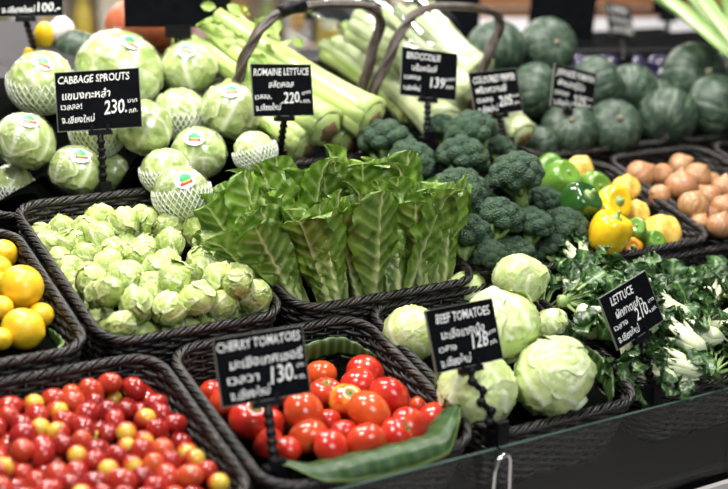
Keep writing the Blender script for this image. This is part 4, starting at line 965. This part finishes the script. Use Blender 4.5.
# ------------------------------------------------------------------ celery
def celery_meshes(seed, L, r, mat_, leafmat, n=9, nleaf=6):
    g = np.random.default_rng(seed); parts = []; lv = MB()
    for k in range(n):
        mb = MB(); az = k / n * 2 * PI + g.uniform(-.2, .2); ring = 1. if k < n - 3 else .35; Lk = L * g.uniform(.82, 1.0); ns, nc = 12, 15
        V = []; A = []
        for i in range(ns):
            s = i / (ns - 1); rad = r * ring * (.70 + .25 * math.exp(-s * 6) + .55 * s * s * g.uniform(.85, 1.15)); wdt = r * (.62 - .26 * s); th = r * .16 * (1 - .5 * s)
            cx = rad * math.cos(az); cz = rad * math.sin(az) + .010 * s * math.sin(az * 3 + seed)
            for q in range(nc):                                       # crescent section, ribbed outside
                t = q / nc * 2 * PI; x = math.cos(t) * wdt; y = math.sin(t) * th; y += -(x / wdt) ** 2 * wdt * .45
                if math.sin(t) > 0: y += .0009 * math.cos(q * 4.2)
                V.append((cx + y * math.cos(az) - x * math.sin(az), s * Lk, cz + y * math.sin(az) + x * math.cos(az))); A.append(.22 * (q % 2) * (math.sin(t) > 0) + .35 * max(0, s - .55))
        f = [(i * nc + q, i * nc + (q + 1) % nc, (i + 1) * nc + (q + 1) % nc, (i + 1) * nc + q) for i in range(ns - 1) for q in range(nc)] + [tuple(range(nc))[::-1], tuple((ns - 1) * nc + q for q in range(nc))]
        mb.add(V, f, A); parts.append(('stalk', mb.mesh('celery_stalk', mat_)))
        tip = np.array(V[-nc:]).mean(0)
        for e in range(nleaf):
            B, f2, a2 = blade(g.uniform(.026, .042), g.uniform(.011, .018), [(0, .15), (.2, .7), (.5, 1), (.65, .7), (.75, .9), (1, .1)], .1, g.uniform(-.6, 1.2), .005, seed * 90 + k * 9 + e, 8, 7, .2, 4)
            R_ = np.array(Euler((g.uniform(-.7, .8), g.uniform(-1, 1), g.uniform(-1.1, 1.1))).to_matrix()); lv.add(B @ R_.T + tip - (0, g.uniform(.01, .13), 0) + g.uniform(-.015, .015, 3), f2, a2)
    if nleaf: parts.append(('leaves', lv.mesh('celery_leaves', leafmat)))
    mb = MB(); lathe(mb, [(r * .1, -.012), (r * .62, -.010), (r * .85, .0), (r * .97, .02), (r * .9, .05)], 20, lambda a, s: 1 + .06 * np.cos(7 * a)); V = np.concatenate(mb.v)
    m3 = MB(); m3.add(np.stack([V[:, 0], V[:, 2], V[:, 1]], 1), [q[::-1] for q in mb.f]); parts.append(('root_end', m3.mesh('celery_root_end', mat_)))
    m3 = MB(); lathe(m3, [(r * .05, -.0135), (r * .48, -.0125), (r * .50, -.0105), (r * .1, -.0100)], 16, lambda a, s: 1 + .15 * np.cos(5 * a)); V = np.concatenate(m3.v)
    m4 = MB(); m4.add(np.stack([V[:, 0], V[:, 2], V[:, 1]], 1), [q[::-1] for q in m3.f]); parts.append(('brown_cut', m4.mesh('celery_cut', M['brown'])))
    return parts
def lay(a):                                                           # butt and tip in stall coordinates -> place, rotation, length
    A = W3(*a[:3]); B = W3(*a[3:]); y = B - A; L = np.linalg.norm(y); y /= L; z = E3 - y * (E3 @ y); z /= np.linalg.norm(z); x = np.cross(y, z)
    return A, Matrix(np.stack([x, y, z], 1).tolist()), L
cel_txt = ['celery bunch whose pale cut end lies nearest the right hoop leg', 'celery bunch with browned cut end just behind the lettuce price board', 'celery bunch low between the two front cut ends', 'celery bunch lowest at left, behind the lettuce price board', 'leafy celery bunch on top, seen through the left hoop']
for i, (a, txt) in enumerate(zip(CELERY, cel_txt)):
    A, R_, L = lay(a); instance('celery', celery_meshes(20 + i, min(L, .50), .050 if i != 3 else .045, M['celery'], M['celery_leaf']), txt, 'celery', A, R_, 'celery bunches')
pale_txt = ['pale celery bunch low beside the broccoli price board post', 'white celery bunch behind the broccoli price board', 'green celery bunch between the two hoops', 'pale celery bunch in film behind the right hoop', 'short pale celery butt between the blurred board post and the squashes']
for i, (a, txt) in enumerate(zip(PALE, pale_txt)):
    A, R_, L = lay(a); ps = celery_meshes(40 + i, min(max(L, .16), .48), .052 if i < 4 else .038, M['pale'] if i != 2 else M['celery'], M['celery_leaf'], 9, 0)
    t = instance('celery', ps, txt, 'celery', A, R_, 'celery in the right hooped basket')
    if i in (1, 3):
        mb = MB(); V = []; n, sg = 22, 40
        for k in range(n):
            s = k / (n - 1)
            for q in range(sg):
                th = q / sg * 2 * PI; p = np.array([[math.cos(th), s * 4, math.sin(th)]]); rr = .078 + .03 * s + .009 * wob(p, 6, 5 + i)[0] + .004 * wob(p, 15, 7 + i)[0]
                V.append((rr * math.cos(th), .14 + s * .40, rr * math.sin(th)))
        mb.add(V, [(k * sg + q, k * sg + (q + 1) % sg, (k + 1) * sg + (q + 1) % sg, (k + 1) * sg + q) for k in range(n - 1) for q in range(sg)]); mb.build('plastic_bag', M['bag'], t)

# leeks at the upper right
A, R_, L = lay((1.235, .16, .17, 1.50, .86, .26))
lk_ = thing('leek_bunch', 'bunch of long green leek leaves fanned out at the top right corner', 'leeks', A, R_)
g = np.random.default_rng(5)
for k in range(11):
    V, f, a = blade(g.uniform(.55, .85), g.uniform(.017, .026), [(0, .8), (.3, 1), (.7, .8), (1, .1)], .25, g.uniform(-.15, .35), .002, 600 + k, 18, 7, .6, 1)
    R2 = np.array((Euler((g.uniform(-.04, .22), g.uniform(-.6, .6), -.34 + k * .068))).to_matrix()); mb = MB(); mb.add(V @ R2.T + ((k - 5) * .006, 0, g.uniform(0, .03)), f, a); mb.build('leaf', M['leek'], lk_)
mb = MB()
for k in range(5): tube(mb, [(-.03 + k * .02, -.22, .01 + .012 * (k % 2)), (-.02 + k * .017, -.1, .012), ((k - 2) * .012, .06, .015)], [.014, .013, .015], 10)
mb.build('white_shanks', M['pale'], lk_)

# ------------------------------------------------------------------ banana leaf liners
def liner(label, pts, wdt, out, seed, name='banana_leaf'):
    """strip of leaf along the points (u, v, h), standing wdt high and leaning along out"""
    P = np.array(pts, float); n = 40; s = np.linspace(0, 1, n); q = np.linspace(0, 1, len(P)); C_ = np.stack([np.interp(s, q, P[:, k]) for k in range(3)], 1)
    for _ in range(6): C_[1:-1] = (C_[:-2] + C_[1:-1] * 2 + C_[2:]) / 4
    V = []; A = []; nx = 11
    for i in range(n):
        w_ = wdt * (.25 + .75 * math.sin(PI * min(max(s[i], .03), .97)) ** .6)
        for k in range(nx):
            t = k / (nx - 1); b = np.array([out[0], out[1], 0]) * (t ** 2) * w_ + np.array([0, 0, 1]) * (math.sin(t * 1.9) * .95) * w_
            V.append(W3(*(C_[i] + b + np.array([0, 0, .0015 * math.sin(i * 1.3 + t * 4)])))); A.append((.85 if k in (9, 10) else 0) + .3 * (i % 3 == 0))
    mb = MB(); mb.add(V, grid_faces(nx, n), np.clip(A, 0, 1)); o = mb.build(name, M['banana']); sd = o.modifiers.new('thickness', 'SOLIDIFY'); sd.thickness = .0012
    return tag(o, label, 'banana leaf', 'banana leaf liners')
sec = np.array([(-.548, -.045), (-.575, -.020), (-.600, .004), (-.622, .016), (-.641, .014), (-.652, .004), (-.658, -.010)]); V = []; A_ = []; n, nx = 44, 19
for i in range(n):
    s = i / (n - 1); wv_ = math.sin(PI * min(max(s, .02), .98)) ** .5; u = -.500 + .345 * s; up_ = .008 * max(0, s - .72) / .28
    for k in range(nx):
        t = k / (nx - 1); q = .45 + (t - .45) * wv_; v_ = np.interp(q * 6, range(7), sec[:, 0]); h_ = np.interp(q * 6, range(7), sec[:, 1])
        V.append(W3(u, v_ + .055 * max(0, s - .8) / .2 + .03 * max(0, .15 - s) / .15, h_ + .004 + up_ + .0012 * math.sin(i * .9))); A_.append(.8 if k >= nx - 2 else .12 * (i % 3 == 0))
mb = MB(); mb.add(V, grid_faces(nx, n), A_); o = mb.build('banana_leaf', M['banana']); sd = o.modifiers.new('thickness', 'SOLIDIFY'); sd.thickness = .0014
tag(o, 'banana leaf under the tomatoes, draped over the front rim', 'banana leaf', 'banana leaf liners')
liner('banana leaf edge showing behind the tomatoes at the back of their basket', [(-.36, -.300, -.05), (-.29, -.285, -.045), (-.21, -.285, -.04), (-.165, -.33, -.04)], .034, (.0, .3), 2)
liner('dark banana leaf standing at the right rim beside the iceberg lettuce', [(.165, -.42, -.035), (.192, -.48, -.03), (.192, -.55, -.03), (.165, -.60, -.03)], .050, (.15, .0), 3)
liner('banana leaf tip under the lemons at the front right rim', [(-.690, -.10, -.02), (-.69, -.16, -.02), (-.72, -.195, -.018), (-.80, -.205, -.02)], .026, (.2, -.3), 4)

# ------------------------------------------------------------------ price boards
def text_mesh(body, bold=.012):
    c = bpy.data.curves.new('text', 'FONT'); c.body = body; c.size = 1; c.resolution_u = 2; c.offset = bold; c.fill_mode = 'FRONT'
    o = bpy.data.objects.new('text', c); COL.objects.link(o); dg = bpy.context.evaluated_depsgraph_get(); dg.update()
    me = bpy.data.meshes.new_from_object(o.evaluated_get(dg)); V = np.array([v.co[:] for v in me.vertices]); f = [tuple(p.vertices) for p in me.polygons]
    bpy.data.objects.remove(o); bpy.data.curves.remove(c); bpy.data.meshes.remove(me); return V, f
def board(key, B, lines, label, zig=False, texty=True, wd=None, hd=None, edge=True):
    c = np.array(B['c']); x = np.array(B['x']); y = np.array(B['y']); z = np.cross(x, y); wd = wd or B['w']; hd = hd or B['h']
    R_ = Matrix(np.stack([x, y, z], 1).tolist()); foot = np.array(B['foot'])
    t = thing('price_board', label, 'price board', foot, None, 'chalk price boards')
    bo = link('board', bevel_box_mesh('board', (wd, hd, .0030), M['slate'], .0006, 1), t, c - foot, R_)
    if edge:
        mb = MB(); e = .0010
        for q, s in (((0, hd / 2, 0), (wd + .002, e, .0036)), ((0, -hd / 2, 0), (wd + .002, e, .0036)), ((wd / 2, 0, 0), (e, hd, .0036)), ((-wd / 2, 0, 0), (e, hd, .0036))): box(mb, q, s)
        mb.build('edge_band', M['edge'], bo, False)
    mb = MB(); g = np.random.default_rng(len(label))
    for body, x0, x1, yb, hh, tilt in lines:                           # all in fractions of the board
        V, f = text_mesh(body); mn, mx = V.min(0), V.max(0); V = V - (mn[0], 0, 0); sx = (x1 - x0) * wd / (mx[0] - mn[0])
        cap = hh * hd / .72; V = V * (sx, cap, 0)
        V[:, 0] += V[:, 1] * .10; V[:, :2] += .0006 * np.stack([np.sin(V[:, 1] * 500 + V[:, 0] * 170), np.sin(V[:, 0] * 210 + g.uniform(0, 6))], 1)
        V[:, 1] += V[:, 0] * tilt; V += ((x0 - .5) * wd, (yb - .5) * hd, .0022); mb.add(V, f)
    if lines: mb.build('lettering', M['chalk'], bo, False)
    # clip, stem and foot
    bot = -y * hd / 2; k = np.array([c - foot + bot])[0]; mb = MB()
    for e in (-.016, .016): box(mb, (e, -hd / 2 + .003, .0), (.006, .014, .010))
    box(mb, (0, -hd / 2 - .006, 0), (.046, .010, .012)); mb.build('clip', M['black'], t, False, c - foot, R_)
    a = k - y * .008; mb = MB()
    if zig:
        n = 6; side = x
        pts = [a * (1 - i / n) + side * (.006 * (-1) ** i) * (0 < i < n) for i in range(n + 1)]; tube(mb, pts, .0055, 8, False, True, 1, 0, 0, (0, 1, 0))
        for p in pts[:-1]:
            q, f = ico(2); mb.add(q * .0085 + p, f)
    else:
        n = 7; pts = [a * (1 - i / n) for i in range(n + 1)]; tube(mb, pts, .0066, 8, False, True, 1, 0, 0, (0, 1, 0))
        for p in pts[1:-1]: q, f = ico(2); mb.add(q * (.0092, .0092, .007) + p, f)
    mb.build('stem', M['black'], t)
    mb = MB(); box(mb, (0, 0, -.008), (.030, .024, .03)); box(mb, (.0, -.012, .0), (.022, .012, .045)); mb.build('clamp', M['black'], t, False)
    return t
def price(p, x0=.56, x1=.84, yb=.30, hh=.24):
    return [(p, x0, x1, yb, hh, .04), ('บาท', x1 + .015, .96, yb + .17, .07, .1), ('กก.', x1 + .025, .96, yb + .0, .08, .1)]
CM = 'จ.เชียงใหม่'
board('S1', BOARD_S1, [('CABBAGE SPROUTS', .03, .88, .80, .13, .015), ('แขนงกะหล่ำ', .07, .64, .53, .13, .02), ('เวลลล!', .05, .30, .36, .10, .02), (CM, .05, .44, .13, .11, .02)] + price('230.', .56, .83, .25, .24), 'chalk price board reading CABBAGE SPROUTS 230 among the wrapped cabbages')
board('S2', BOARD_S2, [('ROMAINE LETTUCE', .03, .95, .78, .14, .015), ('สลัดคอส', .26, .68, .55, .12, .02), ('เวลลล,', .03, .30, .33, .10, .02), (CM, .03, .44, .11, .11, .02)] + price('.220.', .46, .80, .24, .22), 'chalk price board reading ROMAINE LETTUCE 220 in front of the celery')
board('S3', BOARD_S3, [('BROCCOLIS', .08, .68, .78, .14, .0), ('บร็อคโคลี่', .18, .62, .54, .12, .0), ('เวลลล', .05, .34, .35, .10, .0), (CM, .04, .34, .12, .10, .0)] + price('139', .52, .78, .22, .22), 'chalk price board reading BROCCOLIS 139 in front of the pale celery')
board('S4', BOARD_S4, [('COLOURED PEPPER', .05, .94, .74, .16, .0), ('พริกหวานสี', .07, .72, .51, .15, .0), ('เวลลล', .07, .40, .30, .12, .0), (CM, .07, .48, .07, .14, .0)] + price('205', .52, .80, .16, .24), 'blurred chalk price board with price 205 above the broccoli')
board('S5', BOARD_S5, [('JAPANESE PUMPKIN', .05, .95, .76, .16, .0), ('ฟักทองญี่ปุ่น', .10, .74, .52, .15, .0), ('เวลลล', .05, .38, .30, .12, .0), (CM, .05, .46, .06, .13, .0)] + price('225', .50, .80, .14, .24), 'blurred chalk price board standing between the green squashes')
board('S6', BOARD_S6, [('CHERRY TOMATOES', .02, .96, .79, .14, .01), ('มะเขือเทศเชอรี่', .14, .96, .52, .14, .015), ('เวลวา', .09, .44, .30, .13, .015), (CM, .10, .54, .07, .13, .015)] + price('130.', .57, .86, .22, .26), 'chalk price board reading CHERRY TOMATOES 130 at the front')
board('S7', BOARD_S7, [('BEEF TOMATOES', .12, .92, .76, .15, .0), ('มะเขือเทศเนื้อ', .16, .80, .50, .14, .0), ('เวสาจ', .09, .34, .31, .10, .0), (CM, .08, .52, .07, .13, .0)] + price('128', .58, .82, .26, .24), 'chalk price board reading BEEF TOMATOES 128 in front of the iceberg lettuce', True)
board('S8', BOARD_S8, [('LETTUCE', .17, .64, .76, .16, .0), ('ผักกาดแก้ว', .18, .74, .50, .15, .0), ('เวสาจ', .06, .34, .32, .10, .0), (CM, .06, .50, .08, .13, .0)] + price('210.', .52, .82, .26, .24), 'tilted chalk price board reading LETTUCE 210 among the dark leafy bunches')
board('S9', BOARD_S9, [('บวบ ตรังหวาน', .1, .9, .62, .16, .0), (CM, .18, .62, .12, .18, .0), ('100.-', .66, .96, .14, .28, .0)], 'chalk price board cut by the top left corner with price 100')
board('S10', BOARD_S10, [('LEEK', .1, .9, .72, .2, 0), ('ต้นกระเทียม', .1, .9, .42, .18, 0), (CM, .1, .5, .1, .2, 0), ('160', .55, .95, .1, .28, 0)], 'small blurred price board by the leeks in front of the wooden shelf')

# ------------------------------------------------------------------ behind the stall
def far_px(dist, px, py): 
    """a point dist metres ahead of the stall's viewer side, used only to lay out the neighbouring counters"""
    f3 = np.array([.521 * .969, .8535 * .969, -.247]); u3 = np.array([.521 * .247, .8535 * .247, .969])
    r = f3 + rt * (px - 364) / 1301 - u3 * (py - 244.5) / 1301; return np.array(cam.location) + r * dist / (r @ fw)
def dark_board(label, dist, x0, x1, y0, y1, post=None, lean=0.):
    A = far_px(dist, x0, y0); B = far_px(dist, x1, y1); wd = (x1 - x0) / 1301 * dist * 1.03; hd = abs(A[2] - B[2]); c = (A + B) / 2
    t = thing('black_board', label, 'board', (c[0], c[1], c[2] - hd / 2), FROT, 'blank black boards at the back')
    mb = MB(); box(mb, (0, 0, hd / 2), (wd, .008, hd), 0, (0, lean, 0)); mb.build('panel', M['slate'], t, False)
    mb = MB(); box(mb, (0, 0, -.01), (.06, .02, .03)); mb.build('clip', M['black'], t, False)
    L = c[2] - hd / 2 - (post or .9); mb = MB(); tube(mb, [(0, .0, 0), (0, 0, -max(L, .1))], .010, 8); mb.build('post', M['black'], t)
    mb = MB(); lathe(mb, [(.01, -L), (.07, -L), (.07, -L + .012), (.01, -L + .014)], 16); mb.build('foot', M['black'], t)
dark_board('wide blank black board at top left in front of the orange pumpkin', 3.08, 126, 228, -25, 27, .98)
dark_board('blank black board behind the left basket hoop', 4.2, 306, 388, -25, 20, .001)
dark_board('blank black board behind the right basket hoop', 4.2, 412, 478, -22, 44, .001)
dark_board('tall blank black board above the squashes', 4.3, 531, 594, -30, 48, .001, .08)
dark_board('small blank black board left of the leeks', 4.6, 654, 684, -20, 14, .001)

M['wood'] = mat('orange_wood', (.42, .16, .05), .5); setcol(M['wood'], ramp(M['wood'], noise(M['wood'], 4, 4, True, (1, 1, 9)), [(.3, (.26, .085, .025)), (.7, (.50, .21, .08))]))
M['white_counter'] = mat('white_counter', (.80, .84, .90), .3)
M['darkbox'] = mat('dark_crate', (.02, .018, .022), .6)
def solid(name, mat_, c, s, parent=None, rot=None, r=.006): return link(name, bevel_box_mesh(name, s, mat_, r, 2), parent, c, rot)
# wooden shelf with planks and white counter, right half of the background
P = far_px(6.2, 650, 20); t = thing('wooden_shelf', 'orange-brown wooden shelf unit behind the white counter at upper right', 'shelf', (P[0], P[1], 0), FROT)
for k in range(5): solid('plank', M['wood'], (0, 0, .98 + k * .13), (2.3, .35, .10), t)
for x in (-1.1, -.37, .37, 1.1): solid('post', M['wood'], (x, .05, .80), (.09, .30, 1.6), t)
P = far_px(5.3, 590, 46); t = thing('white_counter', 'bright white counter in front of the wooden shelf', 'counter', (P[0], P[1], 0), FROT)
solid('top', M['white_counter'], (0, .1, P[2] + .03), (1.5, .7, .10), t); solid('front', M['darkbox'], (0, .15, P[2] / 2 - .03), (1.44, .6, P[2] - .06), t)
P = W3(1.31, .70, -.03); t = thing('dark_crate', 'dark crate of glossy purple packs behind the squashes', 'crate', P, Euler((TILT, 0, -.45)))
mb = MB()
for q, s in (((0, 0, .004), (.34, .20, .008)), ((0, -.10, .035), (.34, .010, .07)), ((0, .10, .035), (.34, .010, .07)), ((-.17, 0, .035), (.010, .20, .07)), ((.17, 0, .035), (.010, .20, .07))): box(mb, q, s)
mb.build('tray', M['darkbox'], t, False); g = np.random.default_rng(3)
mp = mat('purple_pack', (.035, .025, .075), .12, Coat_Weight=.8)
for k in range(8):
    p, f = ico(3); V = p * (.036, .042, .030) * (1 + .08 * wob(p, 6, k))[:, None]; mb = MB(); mb.add(V, f)
    o = mb.build('produce_pack', mp); T4 = Matrix.Translation(Vector(P)) @ Euler((TILT, 0, -.45)).to_matrix().to_4x4()
    o.location = T4 @ Vector((-.12 + (k % 4) * .08, -.045 + (k // 4) * .09, .045)); tag(o, 'glossy purple pack, %s in the %s row of the dark crate' % (['leftmost', 'second from left', 'third from left', 'rightmost'][k % 4], ['near', 'far'][k // 4]), 'pack', 'purple packs in the dark crate')

# pale grocery shelves, left half of the background
P = far_px(6.4, 150, 30); t = thing('grocery_shelf', 'pale shelf unit full of blurred groceries at upper left', 'shelf', (P[0], P[1], 0), FROT)
M['shelf'] = mat('beige_shelf', (.62, .52, .42), .6)
for z in (.62, .98, 1.34): solid('shelf_board', M['shelf'], (0, 0, z), (2.3, .40, .03), t)
solid('back_panel', M['shelf'], (0, .19, .9), (2.3, .03, 1.8), t); solid('upright', M['shelf'], (-1.14, 0, .9), (.04, .40, 1.8), t); solid('upright', M['shelf'], (1.14, 0, .9), (.04, .40, 1.8), t)
cols = {'cream': (.78, .68, .52), 'pink': (.74, .48, .46), 'white': (.82, .80, .78), 'amber': (.66, .40, .10), 'brown': (.30, .18, .10), 'yellow': (.80, .62, .10), 'green': (.30, .42, .14), 'red': (.55, .06, .06)}
pm = {k: mat('pack_' + k, v, .35) for k, v in cols.items()}
g = np.random.default_rng(12); T4 = Matrix.Translation(t.location) @ Euler(FROT).to_matrix().to_4x4()
for r_, z in enumerate((.635, .995)):
    for k in range(15):
        x = -1.05 + k * .148; col = list(cols)[(k * 3 + r_ * 5 + int(g.integers(0, 2))) % 8]; hgt = g.uniform(.18, .28)
        if (k + r_) % 3 == 0:
            b = thing('bottle', '%s bottle, %s on the %s pale shelf at the back' % (col, ORD[k] + ' from left', ['lower', 'middle'][r_]), 'bottle', T4 @ Vector((x, -.05, z)), FROT, 'blurred groceries on the pale shelf')
            mb = MB(); lathe(mb, [(.01, 0), (.042, .002), (.044, .02), (.044, hgt * .6), (.030, hgt * .75), (.014, hgt * .82), (.014, hgt * .95)], 16); mb.build('body', pm[col], b)
            mb = MB(); lathe(mb, [(.005, hgt * .93), (.017, hgt * .93), (.017, hgt), (.005, hgt)], 12); mb.build('cap', pm['white'], b)
        else:
            b = thing('carton', '%s carton, %s on the %s pale shelf at the back' % (col, ORD[k] + ' from left', ['lower', 'middle'][r_]), 'carton', T4 @ Vector((x, -.05, z)), FROT, 'blurred groceries on the pale shelf')
            solid('box', pm[col], (0, 0, hgt / 2), (.115, .16, hgt), b); solid('label', pm['white' if col != 'white' else 'amber'], (0, -.081, hgt * .5), (.07, .003, hgt * .4), b, None, .001)
# items on the stall's far edge, upper left
def wrapped(label, u, v, h, r, mat_, shape, name='wrapped_vegetable'):
    p, f = ico(4); V = p * np.array(shape) * (1 + .06 * wob(p, 5, int(abs(u) * 100)))[:, None]; mb = MB(); mb.add(V * r, f); o = mb.build(name, mat_, None, True, W3(u, v, h), SLOPE); return tag(o, label, 'vegetable')
wrapped('yellow vegetable beside the post of the top left price board', -.347, .98, .10, .030, M['pepper_yellow'], (.8, .7, 1.2), 'yellow_vegetable')
wrapped('small yellow vegetable left of the top left board\'s post', -.402, .921, .07, .022, M['pepper_yellow'], (.7, .7, 1.2), 'yellow_vegetable')
o = thing('wrapped_packet', 'white packet with red mark behind the upper left cabbage', 'packet', W3(-.302, .985, .11), SLOPE)
p, f = ico(4); mb = MB(); mb.add(p * (.032, .025, .036) * (1 + .1 * wob(p, 6, 3))[:, None], f); mb.build('wrapper', pm['white'], o); p, f = ico(3); mb = MB(); mb.add(p * (.012, .006, .011) + (.010, -.022, 0), f); mb.build('red_mark', M['sticker_red'], o)
o = thing('dark_tray', 'dark tray behind the cabbages at the upper left edge', 'tray', W3(-.47, .97, .03), SLOPE)
mb = MB(); box(mb, (0, 0, 0), (.42, .36, .10)); mb.build('tray_body', M['darkbox'], o, False)
